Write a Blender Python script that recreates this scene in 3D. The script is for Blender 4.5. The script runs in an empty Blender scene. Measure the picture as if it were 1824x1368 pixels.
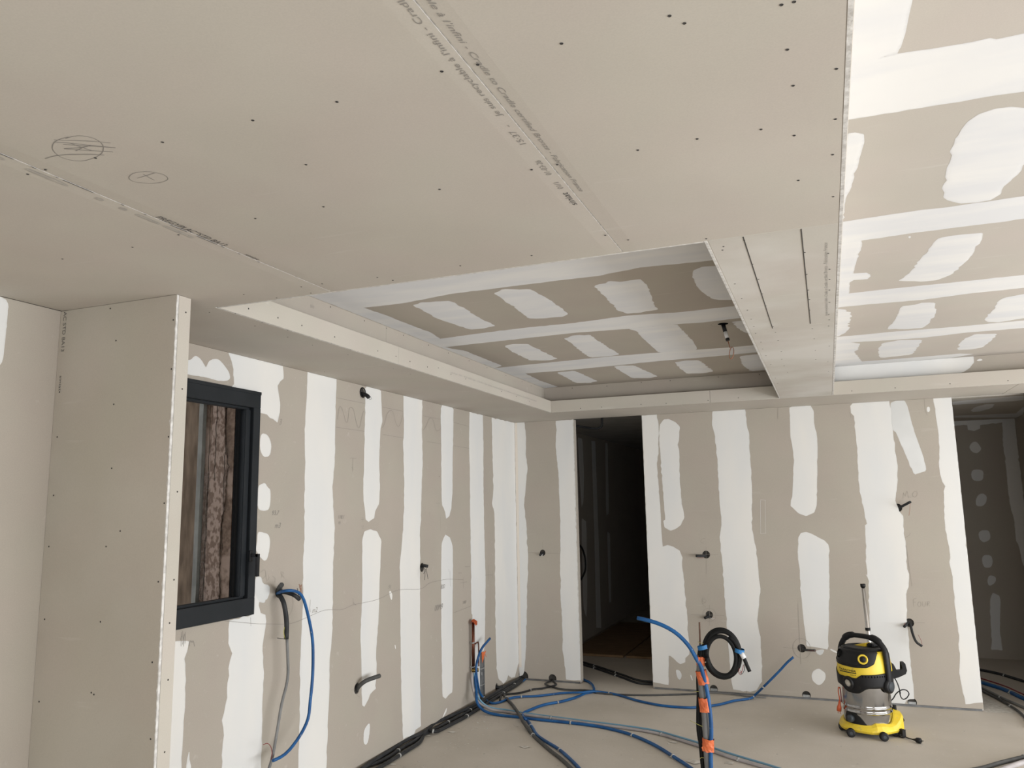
import bpy, bmesh, math, random
import numpy as np
from mathutils import Vector, Matrix
from mathutils.geometry import delaunay_2d_cdt
S = bpy.context.scene
COL = S.collection

# ------------------------------------------------------------------ camera, light, exposure
cam_d = bpy.data.cameras.new('camera'); cam = bpy.data.objects.new('camera', cam_d); COL.objects.link(cam)
cam_d.sensor_width = 36; cam_d.lens = 27.642; cam_d.clip_start = 0.05; cam_d.clip_end = 60
_R = [[0.929133, 0.369347, -0.017181], [0.072096, -0.135399, 0.988165], [-0.362649, 0.919375, 0.152432]]      # rows: right, up, forward
cm = Matrix(((_R[0][0], _R[1][0], -_R[2][0], 0.0), (_R[0][1], _R[1][1], -_R[2][1], 0.0), (_R[0][2], _R[1][2], -_R[2][2], 1.735), (0, 0, 0, 1)))
cam.matrix_world = cm
S.camera = cam
S.view_settings.view_transform = 'Standard'
S.view_settings.look = 'None'
S.view_settings.gamma = 1
S.view_settings.use_curve_mapping = False
S.view_settings.exposure = 0.09

W = bpy.data.worlds.new('daylight'); S.world = W; W.use_nodes = True
W.node_tree.nodes['Background'].inputs[0].default_value = (0.95, 0.97, 1.0, 1)
W.node_tree.nodes['Background'].inputs[1].default_value = 1.0

def area(name, loc, rot, sx, sy, power, col=(0.955, 0.98, 1.0)):
    l = bpy.data.lights.new(name, 'AREA'); l.shape = 'RECTANGLE'; l.size = sx; l.size_y = sy; l.energy = power; l.color = col
    o = bpy.data.objects.new(name, l); COL.objects.link(o); o.location = loc; o.rotation_euler = rot
    return o
# daylight through the sliding doors in the right wall and through the opening behind the photographer
area('daylight_right', (5.15, 3.1, 1.08), (0, math.radians(90), 0), 2.1, 8.2, 278)
area('daylight_rear', (1.6, -2.8, 1.08), (math.radians(90), 0, 0), 4.6, 2.1, 84)
# added upward fill lamps brighten the ceilings; no terrace is built
area('ceiling_fill_right', (5.12, 3.1, 0.45), (0, math.radians(128), 0), 0.8, 8.2, 105)
area('ceiling_fill_rear', (1.6, -2.78, 0.45), (math.radians(128), 0, 0), 4.6, 0.8, 40)

# ------------------------------------------------------------------ materials
def new_mat(name):
    m = bpy.data.materials.new(name); m.use_nodes = True
    return m, m.node_tree, m.node_tree.nodes['Principled BSDF']
def rgb(c): return (c[0], c[1], c[2], 1)
def noise_mat(name, c1, c2, scale=3.0, rough=0.9, detail=4, bump=0.0, bscale=200, metal=0.0, fine=None, stretch=None, lo=0.35, hi=0.65, spec=None):
    m, t, b = new_mat(name); N = t.nodes; L = t.links
    tc = N.new('ShaderNodeTexCoord'); src = tc.outputs['Object']
    if stretch:
        mp = N.new('ShaderNodeMapping'); mp.inputs['Scale'].default_value = stretch; L.new(src, mp.inputs[0]); src = mp.outputs[0]
    n = N.new('ShaderNodeTexNoise'); n.inputs['Scale'].default_value = scale; n.inputs['Detail'].default_value = detail; L.new(src, n.inputs['Vector'])
    r = N.new('ShaderNodeValToRGB'); r.color_ramp.elements[0].position = lo; r.color_ramp.elements[1].position = hi
    r.color_ramp.elements[0].color = rgb(c1); r.color_ramp.elements[1].color = rgb(c2); L.new(n.outputs[0], r.inputs[0])
    out = r.outputs[0]
    if fine:
        n2 = N.new('ShaderNodeTexNoise'); n2.inputs['Scale'].default_value = fine[0]; n2.inputs['Detail'].default_value = 6; L.new(src, n2.inputs['Vector'])
        r2 = N.new('ShaderNodeValToRGB'); r2.color_ramp.elements[0].position = fine[2]; r2.color_ramp.elements[1].position = fine[3]
        r2.color_ramp.elements[0].color = (0, 0, 0, 1); r2.color_ramp.elements[1].color = (1, 1, 1, 1); L.new(n2.outputs[0], r2.inputs[0])
        mx = N.new('ShaderNodeMix'); mx.data_type = 'RGBA'; L.new(r2.outputs[0], mx.inputs[0]); L.new(out, mx.inputs[6]); mx.inputs[7].default_value = rgb(fine[1]); out = mx.outputs[2]
    L.new(out, b.inputs['Base Color'])
    b.inputs['Roughness'].default_value = rough; b.inputs['Metallic'].default_value = metal
    if spec is not None: b.inputs['Specular IOR Level'].default_value = spec
    if bump:
        nb = N.new('ShaderNodeTexNoise'); nb.inputs['Scale'].default_value = bscale; nb.inputs['Detail'].default_value = 3; L.new(src, nb.inputs['Vector'])
        bp = N.new('ShaderNodeBump'); bp.inputs['Strength'].default_value = bump; bp.inputs['Distance'].default_value = 0.002; L.new(nb.outputs[0], bp.inputs['Height']); L.new(bp.outputs[0], b.inputs['Normal'])
    return m
def flat(name, c, rough=0.6, metal=0.0, spec=None):
    m, t, b = new_mat(name); b.inputs['Base Color'].default_value = rgb(c); b.inputs['Roughness'].default_value = rough; b.inputs['Metallic'].default_value = metal
    if spec is not None: b.inputs['Specular IOR Level'].default_value = spec
    return m

def board_mat(name, c, dust=0.0, seed=0.0):
    # grey-beige lining paper: slow mottling, fine fibre, light scuffs
    m, t, b = new_mat(name); N = t.nodes; L = t.links
    tc = N.new('ShaderNodeTexCoord')
    mp = N.new('ShaderNodeMapping'); mp.inputs['Location'].default_value = (seed, seed * 2, seed * 3); L.new(tc.outputs['Object'], mp.inputs[0])
    def noise(sc, det, stretch=None):
        v = mp.outputs[0]
        if stretch:
            q = N.new('ShaderNodeMapping'); q.inputs['Scale'].default_value = stretch[:3]; q.inputs['Rotation'].default_value = stretch[3:]; L.new(v, q.inputs[0]); v = q.outputs[0]
        n = N.new('ShaderNodeTexNoise'); n.inputs['Scale'].default_value = sc; n.inputs['Detail'].default_value = det; L.new(v, n.inputs['Vector']); return n.outputs[0]
    def ramp(v, lo, hi, a, bb):
        r = N.new('ShaderNodeValToRGB'); r.color_ramp.elements[0].position = lo; r.color_ramp.elements[1].position = hi
        r.color_ramp.elements[0].color = rgb(a); r.color_ramp.elements[1].color = rgb(bb); L.new(v, r.inputs[0]); return r.outputs[0]
    base = ramp(noise(1.3, 3), 0.3, 0.7, [x * 0.95 for x in c], [min(1, x * 1.04) for x in c])
    tint = ramp(noise(2.7, 2), 0.35, 0.65, (1.0, 1.0, 0.97), (1.0, 0.975, 0.96))
    mul = N.new('ShaderNodeMix'); mul.data_type = 'RGBA'; mul.blend_type = 'MULTIPLY'; mul.inputs[0].default_value = 1; L.new(base, mul.inputs[6]); L.new(tint, mul.inputs[7])
    fib = ramp(noise(240, 2), 0.3, 0.7, (0.97, 0.97, 0.97), (1.02, 1.02, 1.02))
    mul2 = N.new('ShaderNodeMix'); mul2.data_type = 'RGBA'; mul2.blend_type = 'MULTIPLY'; mul2.inputs[0].default_value = 1; L.new(mul.outputs[2], mul2.inputs[6]); L.new(fib, mul2.inputs[7])
    # chalky scuffs
    s1 = ramp(noise(2.2, 8, (1, 9, 9, 0.4, 0.6, 0.9)), 0.66, 0.80, (0, 0, 0), (0.22, 0.22, 0.22))
    s2 = ramp(noise(1.6, 5), 0.42, 0.62, (dust * .15,) * 3, (dust,) * 3)
    ad = N.new('ShaderNodeMix'); ad.data_type = 'RGBA'; ad.blend_type = 'ADD'; ad.inputs[0].default_value = 1; L.new(s1, ad.inputs[6]); L.new(s2, ad.inputs[7])
    mx = N.new('ShaderNodeMix'); mx.data_type = 'RGBA'; L.new(ad.outputs[2], mx.inputs[0]); L.new(mul2.outputs[2], mx.inputs[6]); mx.inputs[7].default_value = (0.72, 0.71, 0.68, 1)
    L.new(mx.outputs[2], b.inputs['Base Color'])
    b.inputs['Roughness'].default_value = 0.95; b.inputs['Specular IOR Level'].default_value = 0.15
    return m
PAPER_C = (0.44, 0.402, 0.355)
M_PAPER = board_mat('board_paper', PAPER_C)
M_PAPER_CEIL = board_mat('board_paper_ceiling', (0.51, 0.475, 0.43), 0.05, 3.1)
M_PAPER_PIER = board_mat('board_paper_scuffed', (0.45, 0.415, 0.36), 0.10, 7.7)
M_PAPER_DUSTY = board_mat('board_paper_dusty', (0.535, 0.505, 0.465), 0.55, 5.2)
M_PAPER_TRAY_LIT = board_mat('board_paper_tray_lit', (0.52, 0.485, 0.445), 0.04, 6.3)  # board paper lightened for the brighter right tray; light put into the colour
M_PAPER_TAN = board_mat('board_paper_light', (0.50, 0.468, 0.42), 0.05, 9.4)
M_GYPSUM = noise_mat('gypsum_core', (0.50, 0.48, 0.455), (0.72, 0.705, 0.68), 45, 0.95, bump=0.6, bscale=160)

def compound_mat(name, thick, thin, under=PAPER_C, sc=2.2, st=(1, 1, 1)):
    m, t, b = new_mat(name); N = t.nodes; L = t.links
    tc = N.new('ShaderNodeTexCoord')
    mp = N.new('ShaderNodeMapping'); mp.inputs['Scale'].default_value = st; L.new(tc.outputs['Object'], mp.inputs[0])
    n = N.new('ShaderNodeTexNoise'); n.inputs['Scale'].default_value = sc; n.inputs['Detail'].default_value = 3; L.new(mp.outputs[0], n.inputs['Vector'])
    r = N.new('ShaderNodeValToRGB'); r.color_ramp.elements[0].position = 0.38; r.color_ramp.elements[1].position = 0.62
    r.color_ramp.elements[0].color = rgb(thick); r.color_ramp.elements[1].color = rgb(thin); L.new(n.outputs[0], r.inputs[0])
    # feathered rim: the paper shows through where the coat runs out
    at = N.new('ShaderNodeAttribute'); at.attribute_name = 'coat'
    n2 = N.new('ShaderNodeTexNoise'); n2.inputs['Scale'].default_value = 45; n2.inputs['Detail'].default_value = 4; L.new(tc.outputs['Object'], n2.inputs['Vector'])
    ma = N.new('ShaderNodeMath'); ma.operation = 'MULTIPLY_ADD'; L.new(n2.outputs[0], ma.inputs[0]); ma.inputs[1].default_value = 0.9; ma.inputs[2].default_value = -0.35
    ad = N.new('ShaderNodeMath'); ad.operation = 'ADD'; ad.use_clamp = True; L.new(ma.outputs[0], ad.inputs[0]); L.new(at.outputs['Fac'], ad.inputs[1])
    r3 = N.new('ShaderNodeValToRGB'); r3.color_ramp.elements[0].position = 0.0; r3.color_ramp.elements[1].position = 0.55; L.new(ad.outputs[0], r3.inputs[0])
    r3.color_ramp.elements[0].color = (0.0, 0.0, 0.0, 1); r3.color_ramp.elements[1].color = (1, 1, 1, 1)
    mx = N.new('ShaderNodeMix'); mx.data_type = 'RGBA'; L.new(r3.outputs[0], mx.inputs[0]); mx.inputs[6].default_value = rgb([x * 0.82 + y * 0.18 for x, y in zip(thin, under)]); L.new(r.outputs[0], mx.inputs[7])
    L.new(mx.outputs[2], b.inputs['Base Color']); b.inputs['Roughness'].default_value = 0.85; b.inputs['Specular IOR Level'].default_value = 0.2
    return m
M_MUD = compound_mat('joint_compound_wall', (0.79, 0.775, 0.742), (0.735, 0.738, 0.73), st=(1, 1, 0.35))
M_MUD_THIN = compound_mat('joint_compound_thin', (0.74, 0.745, 0.74), (0.66, 0.665, 0.655))
M_MUD_CEIL = compound_mat('joint_compound_ceiling', (0.80, 0.795, 0.785), (0.73, 0.735, 0.75), sc=1.6, st=(1, 3.5, 1))
M_TAPE_PAPER = flat('joint_tape_paper', (0.80, 0.735, 0.655), 0.9)
M_INK_F = flat('print_ink_faint', (0.39, 0.365, 0.335), 0.85)
M_LOGO = flat('logo_black', (0.012, 0.012, 0.012), 0.5)
M_CORE = noise_mat('dark_wall_core', (0.03, 0.028, 0.025), (0.06, 0.055, 0.05), 20, 1.0)  # dark core so the cut holes look black; shade put into the colour
M_CONC = noise_mat('structural_concrete', (0.35, 0.34, 0.32), (0.42, 0.41, 0.39), 4, 0.9)
M_STEEL_T = noise_mat('galvanised_steel', (0.30, 0.31, 0.31), (0.48, 0.49, 0.49), 30, 0.45, metal=0.6)
M_GALV_DULL = noise_mat('galvanised_rail', (0.16, 0.165, 0.17), (0.24, 0.245, 0.25), 14, 0.55, metal=0.5)
M_SCREW = flat('screw_recess', (0.035, 0.032, 0.03), 0.7)
M_PENCIL = flat('pencil_graphite', (0.25, 0.232, 0.212), 0.8)
M_PENCIL_L = flat('pencil_faint', (0.31, 0.285, 0.25), 0.8)
M_INK = flat('print_ink', (0.10, 0.095, 0.09), 0.8)
M_INK_L = flat('print_ink_faded', (0.27, 0.25, 0.225), 0.8)
M_HOLE = flat('cavity_black', (0.008, 0.008, 0.008), 1.0, spec=0.0)
M_FRAME = noise_mat('anthracite_aluminium', (0.013, 0.016, 0.019), (0.018, 0.021, 0.025), 6, 0.5, spec=0.25)
M_FRAME_IN = flat('anthracite_gasket', (0.006, 0.006, 0.006), 0.8, spec=0.1)
M_COIL = noise_mat('black_cable_sheath', (0.006, 0.0062, 0.0065), (0.012, 0.0122, 0.0125), 14, 0.6, spec=0.2)
M_BLACKPL = noise_mat('black_plastic', (0.009, 0.009, 0.010), (0.016, 0.016, 0.017), 9, 0.5, spec=0.3)
M_CONDUIT = noise_mat('black_conduit', (0.018, 0.019, 0.021), (0.036, 0.037, 0.039), 14, 0.55, bump=0.3, bscale=90, spec=0.3)
M_CONDUIT_D = noise_mat('dark_grey_conduit', (0.045, 0.046, 0.045), (0.08, 0.08, 0.078), 14, 0.6)
M_GREY = noise_mat('grey_conduit', (0.15, 0.15, 0.148), (0.215, 0.215, 0.21), 10, 0.55)
M_GREYPIPE = noise_mat('grey_pvc', (0.155, 0.155, 0.155), (0.20, 0.20, 0.20), 6, 0.5)
M_PALE = noise_mat('pale_multilayer_pipe', (0.33, 0.30, 0.30), (0.44, 0.41, 0.41), 8, 0.5)
M_BLUE = noise_mat('blue_sheath', (0.003, 0.065, 0.21), (0.006, 0.105, 0.31), 9, 0.5, fine=(60, (0.35, 0.40, 0.45), 0.66, 0.78))
M_PALEBLUE = flat('pale_blue_sheath', (0.17, 0.34, 0.48), 0.5)
M_RED = flat('red_sheath', (0.22, 0.015, 0.02), 0.5)
M_ORANGE = noise_mat('orange_tape', (0.62, 0.13, 0.04), (0.78, 0.19, 0.065), 25, 0.5, bump=0.8, bscale=40)
M_BLUETAPE = flat('blue_tape', (0.02, 0.17, 0.42), 0.5)
M_TIE = noise_mat('white_clip_plastic', (0.30, 0.30, 0.285), (0.45, 0.45, 0.43), 40, 0.6)
M_COPPER = noise_mat('aged_copper', (0.075, 0.028, 0.02), (0.17, 0.06, 0.035), 16, 0.4, metal=0.7)
M_WIRECU = flat('copper_wire_brown', (0.30, 0.12, 0.06), 0.5)
M_BRASS = flat('brass', (0.55, 0.38, 0.12), 0.3, 1.0)
M_RUST = noise_mat('rusty_rod', (0.09, 0.05, 0.035), (0.16, 0.09, 0.06), 30, 0.85)
M_YEL_TIE = flat('yellow_green_wire', (0.42, 0.40, 0.10), 0.5)
M_WHITE_LAB = flat('white_label', (0.7, 0.7, 0.7), 0.6)
M_FLOOR = noise_mat('screed', (0.53, 0.485, 0.42), (0.61, 0.56, 0.495), 1.2, 0.9, detail=7, bump=0.4, bscale=60, fine=(22, (0.65, 0.61, 0.55), 0.62, 0.80))
M_CRUMB = noise_mat('plaster_crumb', (0.48, 0.45, 0.40), (0.64, 0.61, 0.56), 30, 0.95)
M_OSB = noise_mat('plywood', (0.20, 0.12, 0.055), (0.30, 0.19, 0.10), 5, 0.8, stretch=(1, 6, 1))

# ------------------------------------------------------------------ helpers
def link(name, me, mat=None, parent=None, mats=None):
    o = bpy.data.objects.new(name, me); COL.objects.link(o)
    for m in (mats if mats else ([mat] if mat else [])): me.materials.append(m)
    if parent is not None:
        o.parent = parent
        o.matrix_parent_inverse = parent.matrix_world.inverted() if parent.matrix_world != Matrix() else Matrix()
    return o
def obj(name, bm, mat=None, parent=None, mats=None, smooth=False):
    me = bpy.data.meshes.new(name)
    bmesh.ops.recalc_face_normals(bm, faces=bm.faces)
    bm.to_mesh(me); bm.free()
    if smooth:
        for p in me.polygons: p.use_smooth = True
    return link(name, me, mat, parent, mats)
def tag(o, label=None, cat=None, group=None, kind=None):
    if label: o['label'] = label
    if cat: o['category'] = cat
    if group: o['group'] = group
    if kind: o['kind'] = kind
    return o
def thing(name, label, cat, loc=(0, 0, 0), rz=0, group=None):
    o = bpy.data.objects.new(name, None); COL.objects.link(o); o.empty_display_size = 0.1
    o.matrix_world = Matrix.Translation(loc) @ Matrix.Rotation(rz, 4, 'Z')
    return tag(o, label, cat, group)
def local(o, parent):            # parent without keeping world position: the mesh is in the thing's own frame
    o.parent = parent; o.matrix_parent_inverse = Matrix(); return o
def box(bm, x0, x1, y0, y1, z0, z1, mi=0):
    v = [bm.verts.new(p) for p in ((x0, y0, z0), (x1, y0, z0), (x1, y1, z0), (x0, y1, z0), (x0, y0, z1), (x1, y0, z1), (x1, y1, z1), (x0, y1, z1))]
    fs = [bm.faces.new([v[i] for i in q]) for q in ((0, 3, 2, 1), (4, 5, 6, 7), (0, 1, 5, 4), (1, 2, 6, 5), (2, 3, 7, 6), (3, 0, 4, 7))]
    for f in fs: f.material_index = mi
    return fs
def boxes(name, lst, mat, parent=None, bevel=0):
    bm = bmesh.new()
    for b in lst: box(bm, *b)
    if bevel: bmesh.ops.bevel(bm, geom=bm.edges[:], offset=bevel, segments=2, affect='EDGES')
    return obj(name, bm, mat, parent)

def spline(pts, step=0.02):
    P = [Vector(p) for p in pts]
    if len(P) < 3: return P
    Q = [P[0] * 2 - P[1]] + P + [P[-1] * 2 - P[-2]]
    out = []
    for i in range(1, len(Q) - 2):
        a, b, c, d = Q[i - 1], Q[i], Q[i + 1], Q[i + 2]
        n = max(2, min(30, int((c - b).length / step)))
        for k in range(n):
            t = k / n
            out.append(0.5 * ((2 * b) + (c - a) * t + (2 * a - 5 * b + 4 * c - d) * t * t + (3 * b - a - 3 * c + d) * t ** 3))
    out.append(P[-1]); return out
def tube_bm(bm, pts, r, n=10, cap=True, rfun=None, mi=0, squash=None):
    P = [Vector(p) for p in pts]
    ring = []; prev = None
    for i, p in enumerate(P):
        t = (P[min(i + 1, len(P) - 1)] - P[max(i - 1, 0)])
        if t.length < 1e-9: t = Vector((0, 0, 1))
        t.normalize()
        if prev is None:
            up = Vector((0, 0, 1)) if abs(t.z) < 0.9 else Vector((1, 0, 0))
            u = t.cross(up).normalized()
        else:
            u = (prev - t * prev.dot(t))
            u = u.normalized() if u.length > 1e-6 else t.orthogonal().normalized()
        prev = u; w = t.cross(u)
        rr = r if rfun is None else r * rfun(i / (len(P) - 1))
        ring.append([bm.verts.new(p + (u * math.cos(2 * math.pi * k / n) + w * math.sin(2 * math.pi * k / n)) * rr) for k in range(n)])
    for a, b in zip(ring, ring[1:]):
        for k in range(n):
            f = bm.faces.new((a[k], a[(k + 1) % n], b[(k + 1) % n], b[k])); f.smooth = True; f.material_index = mi
    if cap:
        f = bm.faces.new(ring[0]); f.material_index = mi
        f = bm.faces.new(ring[-1][::-1]); f.material_index = mi
def tube(name, pts, r, mat, parent=None, n=10, step=0.02, sm=True, rfun=None):
    bm = bmesh.new(); tube_bm(bm, spline(pts, step) if sm else pts, r, n, rfun=rfun)
    return obj(name, bm, mat, parent)
def lathe(bm, prof, c=(0, 0, 0), axis='z', n=32, mi=0, a0=0, a1=2 * math.pi, close=True):
    # prof: (radius, height) pairs
    c = Vector(c); rows = []
    full = abs(a1 - a0 - 2 * math.pi) < 1e-6
    m = n if full else n + 1
    for r, h in prof:
        row = []
        for k in range(m):
            a = a0 + (a1 - a0) * k / n
            x, y = r * math.cos(a), r * math.sin(a)
            p = {'z': (x, y, h), 'x': (h, x, y), 'y': (x, h, y)}[axis]
            row.append(bm.verts.new(c + Vector(p)))
        rows.append(row)
    for a, b in zip(rows, rows[1:]):
        for k in range(n if not full else n):
            k2 = (k + 1) % m
            if not full and k == n: break
            f = bm.faces.new((a[k], a[k2], b[k2], b[k])); f.smooth = True; f.material_index = mi
    if close and full:
        for row in (rows[0], rows[-1]):
            try:
                f = bm.faces.new(row); f.material_index = mi
            except ValueError: pass

PLN = {'x+': lambda q, v, d: (v + d, q[0], q[1]), 'y-': lambda q, v, d: (q[0], v - d, q[1]), 'z-': lambda q, v, d: (q[0], q[1], v - d), 'z+': lambda q, v, d: (q[0], q[1], v + d)}
def densify(pts, rnd, seg=0.03, amp=0.003):
    out = []; n = len(pts)
    for i in range(n):
        a, b = Vector(pts[i]), Vector(pts[(i + 1) % n])
        L = (b - a).length; k = max(1, int(L / seg))
        if L < 1e-5: continue
        nr = Vector((-(b - a).y, (b - a).x)).normalized()
        for j in range(k):
            p = a.lerp(b, j / k); out.append(p + nr * rnd.gauss(0, amp) * (1 if j else 0.3))
    return out
def patch(parent, plane, val, pts, mat=None, seed=1, lim=None, thick=0.00035, amp=0.0022, name='joint_compound', rim=0.016):
    rnd = random.Random(seed); thick += (seed % 9) * 0.00006
    per = sum(math.dist(pts[i], pts[i - 1]) for i in range(len(pts)))
    kc = 0.22 if per < 1.2 else 0.10
    if per < 3.2:
        for _ in range(2 if per < 1.2 else 1):
            q_ = []
            for i in range(len(pts)):
                a_, b_ = pts[i], pts[(i + 1) % len(pts)]
                q_ += [(a_[0] * (1 - kc) + b_[0] * kc, a_[1] * (1 - kc) + b_[1] * kc), (a_[0] * kc + b_[0] * (1 - kc), a_[1] * kc + b_[1] * (1 - kc))]
            pts = q_
    seg_ = 0.012 if per < 1.2 else 0.03
    P = densify(pts, rnd, seg_, amp * (0.5 if per < 1.2 else 1))
    if lim: P = [Vector((min(max(p.x, lim[0]), lim[1]), min(max(p.y, lim[2]), lim[3]))) for p in P]
    Q = []
    for p in P:
        if not Q or (p - Q[-1]).length > 1e-4: Q.append(p)
    if (Q[0] - Q[-1]).length < 1e-4: Q.pop()
    n = len(Q); A = np.array([(p.x, p.y) for p in Q]); Bn = np.roll(A, -1, 0); D = Bn - A; LL_ = np.maximum((D * D).sum(1), 1e-12)
    sgn = 1 if (A[:, 0] * Bn[:, 1] - Bn[:, 0] * A[:, 1]).sum() > 0 else -1
    prv = np.roll(A, 1, 0); tg = Bn - prv; tg /= np.maximum(np.hypot(tg[:, 0], tg[:, 1]), 1e-9)[:, None]
    inn = A + np.stack([-tg[:, 1], tg[:, 0]], 1) * sgn * rim
    extra = []
    for p in inn:
        t = np.clip(((p - A) * D).sum(1) / LL_, 0, 1); dd = np.hypot(*(p - (A + D * t[:, None])).T).min()
        if dd < rim * 0.7: continue
        cr_ = ((A[:, 1] > p[1]) != (Bn[:, 1] > p[1])) & (p[0] < D[:, 0] * (p[1] - A[:, 1]) / np.where(D[:, 1] == 0, 1e-12, D[:, 1]) + A[:, 0])
        if cr_.sum() % 2: extra.append(Vector((float(p[0]), float(p[1]))))
    vco, _, fcs, ov, _, _ = delaunay_2d_cdt([Vector((p.x, p.y)) for p in Q] + extra, [], [list(range(n))], 1, 1e-6)
    bm = bmesh.new(); lay = bm.verts.layers.float.new('coat')
    bv = [bm.verts.new((c.x, c.y, 0)) for c in vco]; up_n = PLN[plane]((0, 0), 0, 1)
    vset = set(bv[i] for i in range(len(bv)) if (not ov[i]) or min(ov[i]) < n)
    for v in bm.verts: v[lay] = 0.0 if v in vset else 1.0
    for f in fcs:
        if len(set(f)) == 3: bm.faces.new([bv[i] for i in f])
    fn = PLN[plane]
    for v in bm.verts:
        d = 0.00012 + (thick - 0.00035) * 0.5 if v in vset else thick
        v.co = fn((v.co.x, v.co.y), val, d)
    me = bpy.data.meshes.new(name); bm.to_mesh(me); bm.free()
    return link(name, me, mat, parent)
def mark(parent, plane, val, pts, w=0.002, mat=None, d=0.0024, name='pencil_mark', closed=False):
    bm = bmesh.new(); P = [Vector(p) for p in pts]; prev = None; fn = PLN[plane]
    if closed: P.append(P[0])
    for i, p in enumerate(P):
        t = P[min(i + 1, len(P) - 1)] - P[max(i - 1, 0)]
        if t.length < 1e-9: continue
        t.normalize(); nr = Vector((-t.y, t.x)) * w / 2
        a, b = bm.verts.new(fn(p + nr, val, d)), bm.verts.new(fn(p - nr, val, d))
        if prev: bm.faces.new((prev[0], prev[1], b, a))
        prev = (a, b)
    me = bpy.data.meshes.new(name); bm.to_mesh(me); bm.free()
    return link(name, me, mat or M_PENCIL, parent)
def marks(parent, plane, val, strokes, w=0.002, mat=None, d=0.0009, name='pencil_mark'):
    # several strokes of one drawing as one part
    bm = bmesh.new(); fn = PLN[plane]
    d0 = d
    for si, pts in enumerate(strokes):
        d = d0 + 0.00006 * (si % 12)
        P = [Vector(p) for p in pts]; prev = None
        if 4 <= len(P) < 24: P = [Vector((q.x, q.y)) for q in spline([(p.x, p.y, 0) for p in P], 0.012)]
        for i, p in enumerate(P):
            t = P[min(i + 1, len(P) - 1)] - P[max(i - 1, 0)]
            if t.length < 1e-9: continue
            t.normalize(); nr = Vector((-t.y, t.x)) * w / 2
            a, b = bm.verts.new(fn(p + nr, val, d)), bm.verts.new(fn(p - nr, val, d))
            if prev: bm.faces.new((prev[0], prev[1], b, a))
            prev = (a, b)
    me = bpy.data.meshes.new(name); bm.to_mesh(me); bm.free()
    return link(name, me, mat or M_PENCIL, parent)
def arc(c, rx, ry, a0=0, a1=2 * math.pi, n=32, rot=0):
    out = []
    for k in range(n + 1):
        a = a0 + (a1 - a0) * k / n; x, y = rx * math.cos(a), ry * math.sin(a)
        out.append((c[0] + x * math.cos(rot) - y * math.sin(rot), c[1] + x * math.sin(rot) + y * math.cos(rot)))
    return out
def writing(text, origin, tdir, udir, height, length=None, mat=None, parent=None, name='printed_text', shear=0.0, bold=0.0):
    cu = bpy.data.curves.new(name, 'FONT'); cu.body = text; cu.size = 1.0; cu.shear = shear; cu.offset = bold
    o = bpy.data.objects.new(name, cu); COL.objects.link(o)
    bpy.context.view_layer.update()
    me = bpy.data.meshes.new_from_object(o.evaluated_get(bpy.context.evaluated_depsgraph_get()))
    COL.objects.unlink(o); bpy.data.objects.remove(o)
    xs = [v.co.x for v in me.vertices]; ys = [v.co.y for v in me.vertices]
    x0, x1 = min(xs), max(xs)
    sy = height / 0.70; sx = (length / (x1 - x0)) if length else sy
    t, u = Vector(tdir).normalized(), Vector(udir).normalized(); nrm = t.cross(u)
    for v in me.vertices:
        v.co = Vector(origin) + t * (v.co.x - x0) * sx + u * v.co.y * sy + nrm * v.co.z
    me.name = name
    return link(name, me, mat or M_INK, parent)
def screws(parent, plane, val, pts, r=0.0038, mat=None):
    bm = bmesh.new(); fn = PLN[plane]
    for q in pts:
        rings = []
        for rr, d in ((r, 0.0006), (r * 0.85, 0.0012), (r * 0.35, 0.0004)):
            rings.append([bm.verts.new(fn((q[0] + rr * math.cos(a), q[1] + rr * math.sin(a)), val, d)) for a in [k * math.pi / 4 for k in range(8)]])
        for a, b in zip(rings, rings[1:]):
            for k in range(8): bm.faces.new((a[k], a[(k + 1) % 8], b[(k + 1) % 8], b[k]))
        bm.faces.new(rings[-1])
    o = obj('screw_heads', bm, mat or M_SCREW, parent); o['kind'] = 'stuff'; return o
# a plasterboard: paper faces, white gypsum on the cut sides; box given by bounds, 'ax' is the thin axis
def plasterboard(parent, b, ax, mat, holes=(), bev=0.0012):
    bm = bmesh.new(); box(bm, *b)
    bmesh.ops.bevel(bm, geom=bm.edges[:], offset=bev, segments=1, affect='EDGES')
    i = 'xyz'.index(ax)
    for f in bm.faces:
        f.normal_update(); f.material_index = 0 if abs(f.normal[i]) > 0.5 else 1
    o = obj('plasterboard', bm, None, parent, mats=[mat, M_GYPSUM, M_HOLE])
    if holes:
        cb = bmesh.new()
        for (u, v, r) in holes:
            c = {'x': (0, u, v), 'y': (u, 0, v), 'z': (u, v, 0)}[ax]; mid = (b[2 * i] + b[2 * i + 1]) / 2
            lathe(cb, [(r, mid - 0.03), (r, mid + 0.03)], c, ax, 28)
        cut = obj('cutter', cb)
        md = o.modifiers.new('h', 'BOOLEAN'); md.object = cut; md.operation = 'DIFFERENCE'; md.solver = 'EXACT'
        bpy.context.view_layer.update()
        me = bpy.data.meshes.new_from_object(o.evaluated_get(bpy.context.evaluated_depsgraph_get()))
        o.modifiers.clear(); o.data = me
        bpy.data.objects.remove(cut)
    return o

T = 0.0125
CZ = 2.597          # underside of the lowered ceiling
TZ = 2.85           # underside of the raised ceilings
LX, BY = -3.02, 7.71
PI = math.pi

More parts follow.
